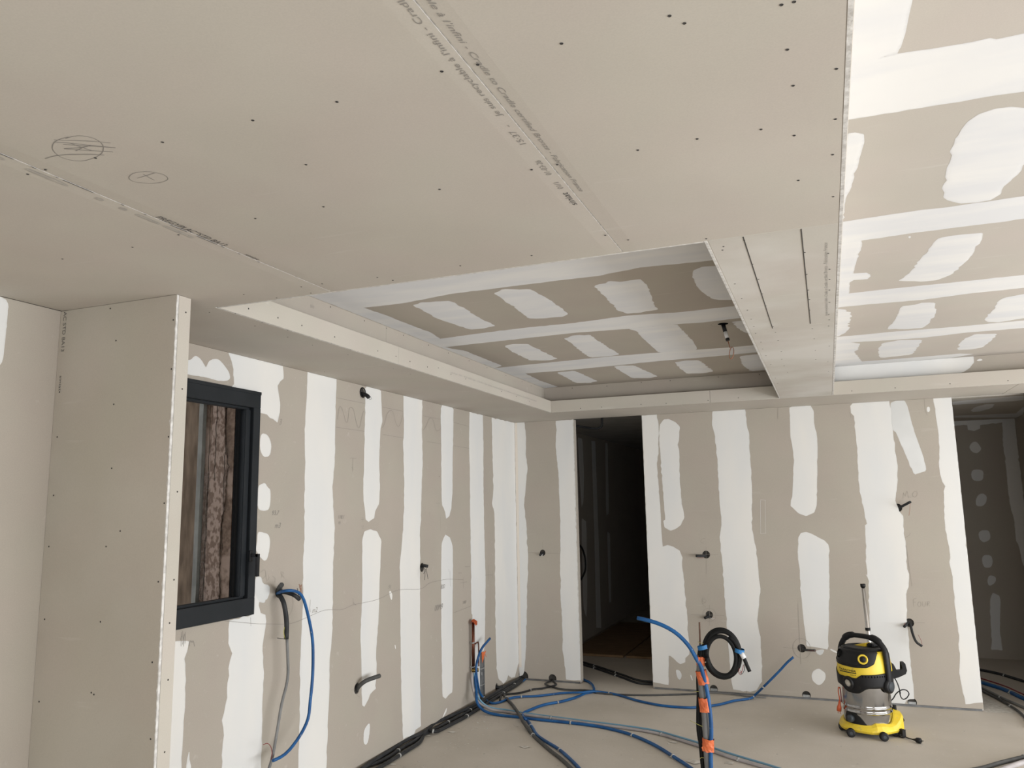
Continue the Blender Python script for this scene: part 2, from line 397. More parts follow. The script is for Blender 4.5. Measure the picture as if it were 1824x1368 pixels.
# ------------------------------------------------------------------ the setting: floor and outer shell
floor = tag(boxes('floor', [(-3.6, 5.3, -3.0, 14.2, -0.15, 0.0)], M_FLOOR), 'pale beige sanded screed floor with plaster crumbs', kind='structure')
wl = boxes('wall_left', [(LX - 0.10, LX - T, -3.0, 2.86, 0, 3.0), (LX - 0.10, LX - T, 3.655, BY + 0.1, 0, 3.0), (LX - 0.10, LX - T, 2.86, 3.655, 0, 1.16), (LX - 0.10, LX - T, 2.86, 3.655, 2.41, 3.0)], M_CORE); tag(wl, 'left wall of grey-beige boards striped with white joint compound', kind='structure')
wb = boxes('wall_back', [(LX - 0.08, -2.385, BY + T, BY + 0.09, 0, 3.0), (-1.65, 1.052, BY + T, BY + 0.09, 0, 3.0), (1.62, 5.3, BY + T, BY + 0.09, 0, 3.0),
                         (-2.385, -1.65, BY + T, BY + 0.09, 2.62, 3.0), (1.052, 1.62, BY + T, BY + 0.09, 2.62, 3.0)], M_CORE); tag(wb, 'back wall of boards with white vertical bands of joint compound', kind='structure')
ce = boxes('ceiling', [(-3.12, 5.3, -3.0, 10.3, 3.0, 3.2)], M_CONC); tag(ce, 'lowered plasterboard ceiling with two raised trays', kind='structure')

# unseen side of the room: right wall with a wide sliding-door opening, rear wall with another
wr = boxes('wall_right', [(5.2, 5.3, -3.0, -1.0, 0, 3.0), (5.2, 5.3, 7.2, 14.2, 0, 3.0), (5.2, 5.3, -1.0, 7.2, 2.15, 3.0)], M_PAPER); tag(wr, 'right wall with a wide opening out of view', kind='structure')
wq = boxes('wall_rear', [(-3.12, -0.7, -3.0, -2.9, 0, 3.0), (3.9, 5.3, -3.0, -2.9, 0, 3.0), (-0.7, 3.9, -3.0, -2.9, 2.15, 3.0)], M_PAPER); tag(wq, 'rear wall behind the photographer', kind='structure')

# ------------------------------------------------------------------ ceiling boards
def tapered(parent, x0, x1, y0, y1, mat, tl=True, tr=True, z=CZ):
    # long-edge tapered board laid along Y: the last 5 cm towards each long edge thin by 1.5 mm
    bm = bmesh.new(); w = 0.05; e = 0.0016
    sec = [(x0, z + e if tl else z), (x0 + w, z), (x1 - w, z), (x1, z + e if tr else z), (x1, z + T), (x0, z + T)]
    A = [bm.verts.new((x, y0, zz)) for x, zz in sec]; B = [bm.verts.new((x, y1, zz)) for x, zz in sec]
    for k in range(6):
        f = bm.faces.new((A[k], A[(k + 1) % 6], B[(k + 1) % 6], B[k])); f.material_index = 0 if k in (0, 1, 2, 4) else 1
    bm.faces.new(A[::-1]).material_index = 1; bm.faces.new(B).material_index = 1
    return obj('plasterboard', bm, None, parent, mats=[mat, M_GYPSUM])
g = 0.0018
tapered(ce, LX, -1.80 - g, 0.0, 2.59, M_PAPER_CEIL)
tapered(ce, -1.80 + g, -0.60 - g, 0.0, 2.59, M_PAPER_CEIL)
tapered(ce, -0.60 + g, 0.094, 0.0, 2.59, M_PAPER_CEIL, tr=False)
for x0, x1 in ((LX, -1.80 - g), (-1.80 + g, -0.60 - g), (-0.60 + g, 0.094)):
    tapered(ce, x0, x1, -2.9, -0.003, M_PAPER_CEIL)
# white filler squeezed into the joints
for x in (-1.80, -0.60):
    o = boxes('joint_filler', [(x - 0.004, x + 0.004, -2.9, 2.588, CZ + 0.004, CZ + 0.010)], M_GYPSUM, ce)
# left border of the ceiling, then the border along the back wall
plasterboard(ce, (LX, -2.3885, 2.5906, 4.129, CZ, CZ + T), 'z', M_PAPER_CEIL)
plasterboard(ce, (LX, -2.3885, 4.131, 7.033, CZ, CZ + T), 'z', M_PAPER_CEIL)
plasterboard(ce, (LX, -1.158, 7.0345, BY, CZ, CZ + T), 'z', M_PAPER_CEIL)
plasterboard(ce, (-1.156, 1.44, 7.0345, BY, CZ, CZ + T), 'z', M_PAPER_CEIL)
plasterboard(ce, (1.442, 5.2, 7.0345, BY, CZ, CZ + T), 'z', M_PAPER_CEIL)
# the beam strip between the two trays
plasterboard(ce, (-0.311, 0.094, 2.592, 4.099, CZ, CZ + T), 'z', M_PAPER_DUSTY)
plasterboard(ce, (-0.311, 0.094, 4.101, 7.018, CZ, CZ + T), 'z', M_PAPER_DUSTY)
for y0, y1 in ((-2.9, 1.1), (1.102, 3.9), (3.902, 7.02)):
    plasterboard(ce, (0.0945, 0.107, y0, y1, CZ - 0.0006, TZ), 'x', M_PAPER_CEIL)
for y0, y1 in ((2.592, 4.099), (4.101, 7.018)):
    plasterboard(ce, (-0.324, -0.3115, y0, y1, CZ - 0.0006, TZ), 'x', M_PAPER_CEIL)
# near side of the left tray: upstand board whose raw bottom edge shows
for x0, x1 in ((-2.3745, -1.2), (-1.198, -0.325)):
    plasterboard(ce, (x0, x1, 2.591, 2.6035, CZ - 0.0006, TZ), 'y', M_PAPER_CEIL)
# lips and set-back upstands of the light ledge
def lip(parent, b, ax, mat=M_PAPER_TAN): return plasterboard(parent, b, ax, mat)
lip(ce, (-2.3875, -2.375, 2.605, 4.14, CZ, 2.707), 'x'); lip(ce, (-2.3875, -2.375, 4.142, 7.033, CZ, 2.707), 'x')
lip(ce, (-2.3745, -0.9, 7.0205, 7.033, CZ, 2.707), 'y'); lip(ce, (-0.898, -0.325, 7.0205, 7.033, CZ, 2.707), 'y')
lip(ce, (0.108, 2.2, 7.0205, 7.033, CZ, 2.708), 'y', M_PAPER_TAN); lip(ce, (2.202, 5.2, 7.0205, 7.033, CZ, 2.708), 'y', M_PAPER_TAN)
lip(ce, (-2.4875, -2.475, 2.605, 4.16, 2.62, TZ), 'x', M_PAPER); lip(ce, (-2.4875, -2.475, 4.162, 7.12, 2.62, TZ), 'x', M_PAPER)
lip(ce, (-2.4875, -0.325, 7.1205, 7.133, 2.62, TZ), 'y', M_PAPER); lip(ce, (0.108, 5.2, 7.1205, 7.133, 2.62, TZ), 'y', M_PAPER)
# raised ceilings: boards 1.2 m wide laid across, joints hidden under compound
for y0, y1 in ((2.26, 3.46), (3.462, 4.72), (4.722, 5.93), (5.932, 7.13)):
    plasterboard(ce, (-2.4875, -0.324, max(y0, 2.59), y1, TZ, TZ + T), 'z', M_PAPER)
for y0, y1 in ((-2.9, -0.2), (-0.198, 1.06), (1.062, 2.258), (2.26, 3.458), (3.46, 4.72), (4.722, 5.93), (5.932, 7.13)):
    for x0, x1 in ((0.107, 2.6), (2.602, 5.2)):
        plasterboard(ce, (x0, x1, y0, y1, TZ, TZ + T), 'z', M_PAPER_TRAY_LIT)

# compound on the raised ceiling of the left tray
LT = (-2.474, -0.326, 2.605, 7.119)
def tl(pts, seed, mat=M_MUD_CEIL, **k): return patch(ce, 'z-', TZ, pts, mat, seed, LT, **k)
tl([(-0.378,3.651),(-0.756,3.613),(-0.979,3.667),(-1.154,3.658),(-1.529,3.657),(-1.793,3.656),(-2.047,3.708),(-2.173,3.717),(-2.354,3.71),(-2.33,3.932),(-2.324,4.212),(-2.313,4.446),(-2.339,4.625),(-2.474,4.9),(-2.474,2.606),(-0.327,2.606),(-0.327,3.2)], 1)
tl([(-2.364,4.643),(-2.038,4.605),(-1.708,4.58),(-1.382,4.591),(-1.021,4.545),(-0.746,4.598),(-0.309,4.584),(-0.313,4.901),(-0.649,4.935),(-0.806,4.911),(-1.119,4.909),(-1.467,4.866),(-2.035,4.889),(-2.409,4.908),(-2.572,4.902),(-2.604,4.736)], 2)
tl([(-1.119,4.897),(-1.085,5.008),(-1.094,5.134),(-1.101,5.41),(-1.101,5.817),(-0.834,5.836),(-0.813,5.783),(-0.795,5.489),(-0.802,5.211),(-0.806,5.05),(-0.805,4.906)], 3, thick=0.0010)
tl([(-2.46,5.862),(-2.183,5.836),(-1.853,5.814),(-1.462,5.789),(-1.098,5.802),(-0.818,5.82),(-0.615,5.842),(-0.281,5.832),(-0.298,6.121),(-0.724,6.162),(-1.169,6.163),(-1.554,6.207),(-1.991,6.24),(-2.33,6.226),(-2.351,6.624),(-2.326,7.095),(-2.49,7.176),(-2.474,7.118),(-2.474,5.8)], 4)
tl([(-2.427,4.975),(-2.371,5.081),(-2.368,5.417),(-2.364,5.792),(-2.46,5.862),(-2.474,5.9),(-2.474,4.6)], 5)
for i, q in enumerate(([(-1.914,3.76),(-1.854,3.78),(-1.843,3.831),(-1.849,4.019),(-1.865,4.246),(-1.856,4.448),(-1.959,4.488),(-2.047,4.475),(-2.07,4.356),(-2.102,4.104),(-2.088,3.98),(-2.08,3.773),(-2.01,3.742)],
    [(-1.572,3.739),(-1.497,3.684),(-1.37,3.744),(-1.359,3.798),(-1.345,3.976),(-1.341,4.164),(-1.349,4.35),(-1.395,4.402),(-1.515,4.398),(-1.604,4.355),(-1.584,4.097),(-1.573,3.869)],
    [(-1.049,3.83),(-0.948,3.774),(-0.899,3.815),(-0.799,3.806),(-0.792,3.865),(-0.811,4.142),(-0.839,4.355),(-0.839,4.477),(-0.955,4.508),(-1.033,4.497),(-1.065,4.394),(-1.048,4.073)],
    [(-0.532,3.768),(-0.476,3.726),(-0.398,3.746),(-0.361,4.067),(-0.339,4.453),(-0.48,4.41),(-0.516,4.37),(-0.555,4.136),(-0.555,3.976)],
    [(-2.045,5.052),(-1.96,5.02),(-1.87,5.065),(-1.874,5.213),(-1.871,5.496),(-1.858,5.694),(-1.953,5.736),(-2.087,5.667),(-2.078,5.477),(-2.073,5.231)],
    [(-1.593,5.01),(-1.501,4.934),(-1.392,4.967),(-1.398,5.106),(-1.393,5.415),(-1.383,5.742),(-1.475,5.782),(-1.622,5.769),(-1.618,5.499),(-1.588,5.168)],
    [(-2.077,6.303),(-1.912,6.281),(-1.903,6.505),(-1.885,6.933),(-1.98,7.011),(-2.1,6.947),(-2.085,6.583)],
    [(-1.563,6.253),(-1.493,6.219),(-1.394,6.27),(-1.359,6.621),(-1.328,6.921),(-1.42,6.992),(-1.561,6.918),(-1.563,6.57)],
    [(-1.069,6.28),(-0.971,6.236),(-0.878,6.265),(-0.854,6.467),(-0.838,6.892),(-0.921,6.938),(-1.072,6.904),(-1.079,6.605)],
    [(-0.56,6.244),(-0.444,6.216),(-0.363,6.257),(-0.354,7.034),(-0.542,7.023),(-0.576,6.71)],
    [(-0.484,4.997),(-0.388,4.987),(-0.389,5.549),(-0.443,5.322),(-0.471,5.121)])):
    tl(q, 20 + i, amp=0.004)
# compound on the raised ceiling of the right tray
RT = (0.1075, 5.19, -2.8, 7.119)
def tr(pts, seed, mat=M_MUD_CEIL, **k): return patch(ce, 'z-', TZ, pts, mat, seed, RT, **k)
tr([(0.108,0.9),(0.268,1.827),(0.26,1.854),(0.258,1.919),(0.257,1.988),(0.25,2.059),(0.245,2.081),(0.212,2.082),(0.108,2.2)], 40)
tr([(0.108,2.07),(0.245,2.081),(0.323,2.091),(0.414,2.098),(0.452,2.095),(0.468,2.109),(0.526,2.106),(3,2.12),(3,2.42),(0.59,2.431),(0.475,2.421),(0.39,2.421),(0.267,2.419),(0.139,2.41),(0.108,2.4)], 41)
tr([(0.108,2.63),(0.138,2.506),(0.161,2.509),(0.185,2.531),(0.189,2.593),(0.185,2.654),(0.178,2.728),(0.174,2.796),(0.161,2.951),(0.143,3.098),(0.142,3.217),(0.136,3.332),(0.108,3.2)], 42, amp=0.004)
tr([(0.468,2.57),(0.495,2.527),(0.533,2.509),(0.611,2.539),(0.67,2.569),(0.706,2.77),(0.702,3),(0.69,3.137),(0.68,3.182),(0.681,3.267),(0.66,3.322),(0.612,3.333),(0.552,3.312),(0.505,3.26),(0.487,3.22),(0.47,3.118),(0.468,3.088),(0.463,2.961),(0.461,2.876),(0.46,2.808),(0.449,2.781),(0.458,2.671)], 43, amp=0.005)
tr([(0.108,3.32),(0.136,3.342),(0.316,3.331),(0.424,3.326),(0.488,3.337),(0.632,3.334),(0.766,3.329),(3,3.32),(3,3.61),(0.823,3.614),(0.732,3.621),(0.594,3.617),(0.394,3.618),(0.217,3.633),(0.223,3.714),(0.21,3.9),(0.201,4.164),(0.219,4.166),(0.261,4.177),(0.279,4.223),(0.283,4.26),(0.27,4.307),(0.205,4.295),(0.188,4.336),(0.189,4.573),(0.108,4.6)], 44)
tr([(0.108,4.5),(0.189,4.573),(0.4,4.564),(0.618,4.569),(0.759,4.572),(1.011,4.569),(3,4.57),(3,4.9),(1.068,4.861),(0.801,4.872),(0.58,4.911),(0.342,4.892),(0.156,4.888),(0.108,4.9)], 45)
tr([(0.108,4.95),(0.14,4.933),(0.182,4.973),(0.22,5.159),(0.211,5.334),(0.216,5.529),(0.187,5.694),(0.149,5.784),(0.108,5.8)], 46, amp=0.006)
tr([(0.108,5.8),(0.15,5.8),(0.294,5.8),(0.482,5.786),(0.667,5.799),(0.935,5.805),(1.251,5.791),(3,5.82),(3,6.12),(1.304,6.059),(0.971,6.052),(0.697,6.109),(0.503,6.099),(0.233,6.053),(0.298,6.127),(0.294,6.362),(0.27,6.449),(0.305,6.709),(0.341,6.951),(0.561,6.957),(0.801,6.946),(1.044,6.927),(1.15,7.008),(1,7.118),(0.108,7.118)], 47)
for i, q in enumerate(([(0.421,4.409),(0.462,4.271),(0.49,4.004),(0.511,3.846),(0.531,3.733),(0.626,3.727),(0.699,3.74),(0.71,3.847),(0.708,4.03),(0.701,4.151),(0.689,4.224),(0.666,4.394),(0.608,4.487),(0.538,4.485),(0.463,4.44)],
    [(0.483,5.025),(0.558,5.014),(0.586,4.981),(0.659,5.016),(0.69,5.257),(0.699,5.434),(0.687,5.518),(0.686,5.635),(0.662,5.746),(0.571,5.742),(0.45,5.683),(0.451,5.594),(0.475,5.416),(0.481,5.157)],
    [(1.006,5.65),(1.008,5.41),(0.994,5.145),(1.01,5.059),(1.098,5.012),(1.188,5.002),(1.319,5.688),(1.236,5.715),(1.166,5.75),(1.104,5.781),(1.037,5.734)],
    [(0.45,6.19),(0.554,6.124),(0.71,6.184),(0.71,6.443),(0.696,6.801),(0.477,6.855),(0.44,6.568),(0.434,6.368)],
    [(1.005,6.751),(0.978,6.514),(0.984,6.279),(1.028,6.134),(1.176,6.195),(1.179,6.433),(1.167,6.721),(1.095,6.776)],
    [(0.404,3.658),(0.409,3.654),(0.416,3.67),(0.413,3.688),(0.407,3.681)])):
    tr(q, 60 + i, amp=0.004, rim=0.012 if i < 5 else 0.004)
patch(ce, 'y-', 7.1205, [(0.109,2.849),(1.126,2.876),(1.166,2.848),(1.167,2.802),(1.137,2.762),(1.08,2.723),(0.8,2.7),(0.109,2.7)], M_MUD, 70, (0.109, 3, 2.63, 2.8495), amp=0.005)
patch(ce, 'y-', 7.1205, [(1.185,2.819),(1.212,2.827),(1.229,2.816),(1.21,2.807),(1.189,2.809)], M_MUD, 71, (0.109, 3, 2.63, 2.8495), rim=0.004)

# screw heads
screws(ce, 'z-', CZ, [(-0.917,1.33),(-1.135,1.324),(-1.399,1.325),(-0.657,1.312),(-0.406,1.315),(-0.013,1.356),(-0.201,1.31),(-0.005,1.653),(0.079,1.619),(-0.18,1.343),(0.079,1.848),(-0.012,1.896),(-0.083,1.831),(-0.374,1.822),(-0.229,1.82),(-1.167,1.563),(-0.654,1.823),(-0.93,1.841),(-1.293,1.818),(-1.532,1.813),(-2.068,1.858),(-2.38,1.852),(-1.784,1.323),(-1.849,1.324),(-1.844,1.829),(-0.581,1.318),(-0.583,1.821),(-0.61,2.395),(-0.552,2.47),(-1.177,2.493),(-0.901,2.492),(0.008,1.356),(-1.613,1.324),(-0.01,1.507),(-0.012,2.183),(-0.312,2.567),(-1.491,2.552),(-1.525,2.495),(0.074,2.047),(0.077,2.348)])
screws(ce, 'z-', CZ, [(-2.467,2.644),(-2.382,2.71),(-2.466,2.942),(-2.389,2.899),(-2.387,3.084),(-2.482,3.209),(-2.491,3.429),(-2.372,3.432),(-2.381,3.624),(-2.473,3.739),(-2.381,3.912),(-2.48,4.257),(-2.485,4.487),(-2.136,2.475),(-2.051,2.573),(-1.86,2.48),(-1.881,2.571),(-1.763,2.48),(-2.982,3.81),(-2.925,4.16)], 0.0032)
screws(ce, 'z-', CZ, [(-0.197,2.636),(-0.195,2.926),(-0.191,3.144),(-0.194,3.38),(-0.195,3.603),(-0.198,3.812),(-0.192,4.058),(-0.013,2.861),(-0.013,3.154),(-0.013,3.402),(-0.012,3.57),(-0.015,3.776),(-0.017,4.062),(0.064,2.909),(0.069,3.118),(0.069,3.268),(0.069,3.44),(0.07,3.662),(0.067,3.907),(0.069,4.029),(-0.277,2.712),(-0.269,2.674),(-0.284,3.173),(-0.282,3.424),(-0.279,3.65),(-0.279,3.844),(-0.281,4.014),(-0.279,4.442),(-0.285,4.65),(-0.283,4.881),(-0.277,5.22),(-0.284,5.826),(-0.285,6.115),(-0.006,4.48),(-0.005,4.839),(-0.007,5.161),(0.063,5.282),(-0.189,4.439),(-0.191,4.791),(-0.202,5.053),(-0.2,5.311),(-0.192,5.598),(-0.286,4.186),(-0.189,4.207),(-0.011,4.205),(0.066,4.174),(0.07,4.736),(0.067,5.688)], 0.0036)
PLN['y+'] = lambda q, v, d: (q[0], v + d, q[1])
screws(ce, 'x+', -2.375, [(2.786,2.635),(2.993,2.638),(3.178,2.639),(3.462,2.636),(3.897,2.637),(4.107,2.641),(4.28,2.638),(4.516,2.64),(4.281,2.638),(4.515,2.64),(4.673,2.658),(4.866,2.644),(5.106,2.645),(5.788,2.64),(6.114,2.64),(6.431,2.635)])
screws(ce, 'x+', -2.475, [(3.562,2.834),(3.909,2.83),(4.162,2.837),(4.377,2.834),(4.723,2.833),(5.031,2.832),(4.724,2.834),(5.032,2.832),(5.386,2.833),(5.733,2.834),(6.134,2.83),(6.521,2.83),(6.754,2.824)])
screws(ce, 'y-', 7.0205, [(-2.086,2.619),(-1.883,2.618),(-1.514,2.62),(-1.286,2.615),(-0.917,2.617),(-0.658,2.624),(0.249,2.62),(0.573,2.623),(0.967,2.628),(1.364,2.624)])
screws(ce, 'y-', 7.1205, [(-2.191,2.831),(-1.851,2.825),(-1.524,2.837),(-1.257,2.833),(-0.829,2.834),(-0.478,2.829)])
# saw kerfs in the strip
for x, y1 in ((-0.197, 4.108), (-0.017, 4.075)):
    boxes('cut_line', [(x - 0.0016, x + 0.0016, 2.60, y1, CZ - 0.0012, CZ + 0.001)], M_SCREW, ce)
# printing on the ceiling boards
X, Y, Z = Vector((1, 0, 0)), Vector((0, 1, 0)), Vector((0, 0, 1))
dz = CZ - 0.0006
writing("Je suis recyclable à l'infini - Cradle to Cradle certified Bronze - Fabrication France", (-0.581, 0.896, dz + 0.0006), Y, X, 0.013, 1.12, M_INK_L, ce, shear=0.25)
writing("Je suis recyclable à l'infini - Cradle to Cradle certified Bronze -", (-0.581, 0.02, dz + 0.0006), Y, X, 0.013, 0.86, M_INK_L, ce, shear=0.25)
writing("Je suis recyclable à l'infini - Cradle to Cradle certified Bronze", (-0.615, 1.53, dz + 0.0006), -Y, -X, 0.014, 0.83, M_INK_L, ce)
writing("15:37  -", (-0.615, 1.68, dz + 0.0006), -Y, -X, 0.016, 0.105, M_INK_L, ce)
writing("01-03-26", (-0.615, 1.875, dz + 0.0006), -Y, -X, 0.016, 0.095, M_INK_L, ce)
writing("01/1", (-0.615, 1.975, dz + 0.0006), -Y, -X, 0.016, 0.045, M_INK_L, ce)
writing("siniat", (-0.615, 2.105, dz + 0.0006), -Y, -X, 0.020, 0.10, M_INK, ce)
writing("PREGYPLAC°STD BA13", (-1.795, 1.687, dz + 0.0006), Y, X, 0.024, 0.285, M_INK, ce)
writing("siniat", (-1.793, 2.074, dz + 0.0006), Y, X, 0.016, 0.065, M_INK, ce)
writing("Je suis recyclable à l'infini - Cradle to Cradle certified Bronze - Fabrication France", (0.062, 3.93, dz), -Y, -X, 0.013, 1.15, M_INK_F, ce)
writing("siniat  01  01-03-26  15:41  Je suis recyclable à l'infini - Cradle to Cradle certified", (-2.3742, 4.86, CZ + 0.055), Y, Z, 0.013, 1.75, M_INK_F, ce)
for t_, y_ in (("1517", 2.72), ("01-03-26", 2.92), ("010", 3.38)):
    writing(t_, (-2.4742, y_, TZ - 0.06), Y, Z, 0.016, None, M_INK_L, ce)
# ink dashes where the roller ran beside the left joint
dash = []
for (y0, y1, x0) in ((0.86, 0.95, -1.80), (1.02, 1.10, -1.80), (1.145, 1.16, -1.80), (1.215, 1.222, -1.80), (1.235, 1.33, -1.80), (1.42, 1.43, -1.80), (1.50, 1.51, -1.80), (1.60, 1.67, -1.80), (1.71, 1.80, -1.80), (1.82, 1.835, -1.80), (1.90, 1.91, -1.80), (2.0, 2.01, -1.80)):
    dash.append([(x0, y0 + 0.15), (x0, y1 + 0.15)])
marks(ce, 'z-', CZ, dash, 0.0035, M_INK, 0.0004, 'ink_dashes')
M_SMUDGE = noise_mat('ink_smudge', (0.37, 0.345, 0.315), (0.44, 0.41, 0.365), 30)
for i, (xa, ya, la) in enumerate([(-1.825, 1.05, .1), (-1.826, 1.2, .09), (-1.825, 1.36, .12), (-1.826, 1.52, .025), (-1.826, 1.60, .025), (-1.826, 1.69, .09), (-1.826, 1.80, .1), (-1.826, 1.86, .025)]):
    patch(ce, 'z-', CZ, [(xa - .008, ya - la / 2), (xa + .006, ya - la / 2), (xa + .009, ya), (xa + .006, ya + la / 2), (xa - .008, ya + la / 2)], M_SMUDGE, 90 + i, thick=0.00025, rim=0.004, name='ink_smudge')
# pencilled circles
marks(ce, 'z-', CZ, [[(-1.589,1.222),(-1.563,1.221),(-1.542,1.228),(-1.529,1.247),(-1.533,1.271),(-1.55,1.292),(-1.579,1.312),(-1.618,1.323),(-1.66,1.323),(-1.681,1.305),(-1.684,1.28),(-1.669,1.253),(-1.652,1.238),(-1.627,1.224),(-1.601,1.219),(-1.576,1.219)],
    [(-1.619,1.216),(-1.581,1.236),(-1.542,1.258),(-1.513,1.28)], [(-1.627,1.225),(-1.597,1.245),(-1.561,1.274),(-1.523,1.303)], [(-1.62,1.241),(-1.593,1.258),(-1.552,1.284),(-1.525,1.303)], [(-1.638,1.258),(-1.613,1.275),(-1.584,1.294),(-1.547,1.317)],
    [(-1.636,1.257),(-1.605,1.268),(-1.577,1.271)], [(-1.599,1.242),(-1.594,1.268),(-1.587,1.29)], [(-1.623,1.277),(-1.593,1.271),(-1.564,1.27)], [(-1.727,1.278),(-1.697,1.276),(-1.663,1.282),(-1.627,1.296),(-1.6,1.308),(-1.58,1.321)]], 0.0024, M_PENCIL, 0.0003)
marks(ce, 'z-', CZ, [[(-1.549,1.446),(-1.556,1.438),(-1.579,1.429),(-1.605,1.429),(-1.632,1.442),(-1.643,1.459),(-1.638,1.475),(-1.617,1.491),(-1.589,1.5),(-1.558,1.496),(-1.544,1.485),(-1.538,1.466),(-1.547,1.449),(-1.566,1.45)],
    [(-1.617,1.455),(-1.588,1.453),(-1.554,1.449)], [(-1.583,1.442),(-1.585,1.46),(-1.587,1.483)]], 0.0024, M_PENCIL, 0.0003)

# ------------------------------------------------------------------ left wall boards
# window opening y 2.86-3.655, z 1.16-2.41
plasterboard(wl, (LX - T, LX, -2.9, -0.53, 0.012, CZ), 'x', M_PAPER)
plasterboard(wl, (LX - T, LX, -0.528, 0.67, 0.012, CZ), 'x', M_PAPER)
plasterboard(wl, (LX - T, LX, 0.672, 1.87, 0.012, CZ), 'x', M_PAPER)
plasterboard(wl, (LX - T, LX, 1.872, 2.858, 0.012, CZ), 'x', M_PAPER)
plasterboard(wl, (LX - T, LX, 2.86, 3.655, 0.012, 1.158), 'x', M_PAPER)
plasterboard(wl, (LX - T, LX, 2.86, 3.655, 2.412, CZ), 'x', M_PAPER)
plasterboard(wl, (LX - T, LX, 3.657, 4.27, 0.012, CZ), 'x', M_PAPER, [(3.888, 1.258, 0.034)])
plasterboard(wl, (LX - T, LX, 4.272, 5.48, 0.012, CZ), 'x', M_PAPER, [(4.755, 2.545, 0.033), (4.734, 0.541, 0.036)])
plasterboard(wl, (LX - T, LX, 5.482, 6.69, 0.012, CZ), 'x', M_PAPER, [(5.652, 1.262, 0.036)])
plasterboard(wl, (LX - T, LX, 6.692, BY, 0.012, CZ), 'x', M_PAPER, [(7.13, 0.05, 0.033)])
LL = (-2.9, BY - 0.001, 0.014, CZ - 0.001)
def ml(pts, seed, mat=M_MUD, **k): return patch(wl, 'x+', LX, pts, mat, seed, LL, **k)
ml([(1.939,2.599),(2.123,2.603),(2.127,2.521),(2.125,2.443),(2.125,2.374),(2.117,2.311),(1.969,2.259)], 100)
ml([(3.017,2.491),(3.118,2.508),(3.137,2.529),(3.156,2.538),(3.191,2.525),(3.22,2.495),(3.23,2.486),(3.246,2.524),(3.28,2.542),(3.323,2.547),(3.368,2.518),(3.406,2.487),(3.416,2.452),(3.387,2.435),(3.315,2.427),(3.23,2.435),(3.123,2.429),(3.02,2.434)], 101)
ml([(3.391,2.595),(3.425,2.603),(3.865,2.603),(3.876,2.522),(3.847,2.498),(3.821,2.465),(3.85,2.362),(3.848,2.304),(3.831,2.246),(3.798,2.26),(3.724,2.286),(3.661,2.289),(3.651,2.4),(3.526,2.406),(3.425,2.409),(3.445,2.424),(3.439,2.468),(3.425,2.547)], 102, amp=0.004)
ml([(3.681,2.174),(3.748,2.169),(3.784,2.11),(3.77,2.043),(3.712,2.034),(3.677,2.081)], 103)
ml([(3.671,1.866),(3.703,1.882),(3.735,1.888),(3.753,1.867),(3.788,1.846),(3.784,1.737),(3.735,1.726),(3.672,1.738)], 104)
ml([(3.682,1.612),(3.723,1.608),(3.777,1.595),(3.795,1.559),(3.79,1.501),(3.771,1.449),(3.743,1.445),(3.705,1.474),(3.668,1.513),(3.681,1.549)], 105)
ml([(3.676,1.364),(3.726,1.36),(3.74,1.319),(3.803,1.303),(3.805,1.261),(3.782,1.226),(3.769,1.228),(3.762,1.208),(3.697,1.226),(3.668,1.249),(3.673,1.31)], 106, M_MUD_THIN)
ml([(3.674,1.292),(3.715,1.225),(3.712,1.204),(3.731,1.16),(3.771,1.144),(3.771,1.07),(3.757,0.947),(3.776,0.798),(3.767,0.636),(3.774,0.323),(3.8,-0.497),(3.476,-0.349),(3.462,0.415),(3.467,0.572),(3.448,0.653),(3.485,0.759),(3.485,0.905),(3.51,0.979),(3.478,1.034),(3.479,1.149),(3.657,1.159),(3.658,1.231)], 107, amp=0.004)
ml([(3.062,1.106),(3.194,1.094),(3.184,1.045),(3.167,1.011),(3.175,0.982),(3.185,0.826),(3.182,0.664),(3.18,0.498),(3.224,-0.317),(3.115,-0.265),(3.087,0.526)], 108)
ml([(3.209,0.49),(3.226,0.568),(3.246,0.479),(3.307,-0.356),(3.243,-0.326)], 109)
ml([(4.111,2.601),(4.111,2.46),(4.094,2.228),(4.11,2.024),(4.106,1.82),(4.12,1.551),(4.109,1.408),(4.12,1.198),(4.111,0.992),(4.101,0.79),(4.109,0.587),(4.109,0.389),(4.11,0.224),(4.134,-0.671),(4.395,-0.791),(4.396,0.139),(4.402,0.416),(4.414,0.624),(4.409,0.785),(4.433,0.944),(4.433,1.163),(4.43,1.385),(4.443,1.609),(4.427,1.715),(4.407,1.875),(4.43,2.038),(4.428,2.256),(4.432,2.5),(4.433,2.608)], 110)
ml([(4.787,2.604),(5.005,2.603),(5.018,2.476),(5.032,2.367),(5.003,2.304),(4.99,2.062),(5.005,1.884),(4.995,1.766),(4.94,1.708),(4.93,1.662),(4.854,1.635),(4.815,1.653),(4.805,1.722),(4.783,1.79),(4.785,2.053),(4.792,2.345)], 111)
ml([(4.773,1.515),(4.801,1.574),(4.874,1.586),(4.969,1.568),(5.03,1.503),(5.02,1.367),(5.01,1.22),(5.002,0.978),(4.971,0.744),(4.981,0.565),(4.963,0.51),(4.975,0.49),(4.896,0.466),(4.874,0.437),(4.826,0.402),(4.797,0.42),(4.788,0.547),(4.78,0.719),(4.765,0.894),(4.782,1.124),(4.777,1.36)], 112)
ml([(4.822,0.256),(4.895,0.289),(4.9,0.237),(4.879,0.163),(4.847,0.149),(4.817,0.179)], 113, rim=0.006)
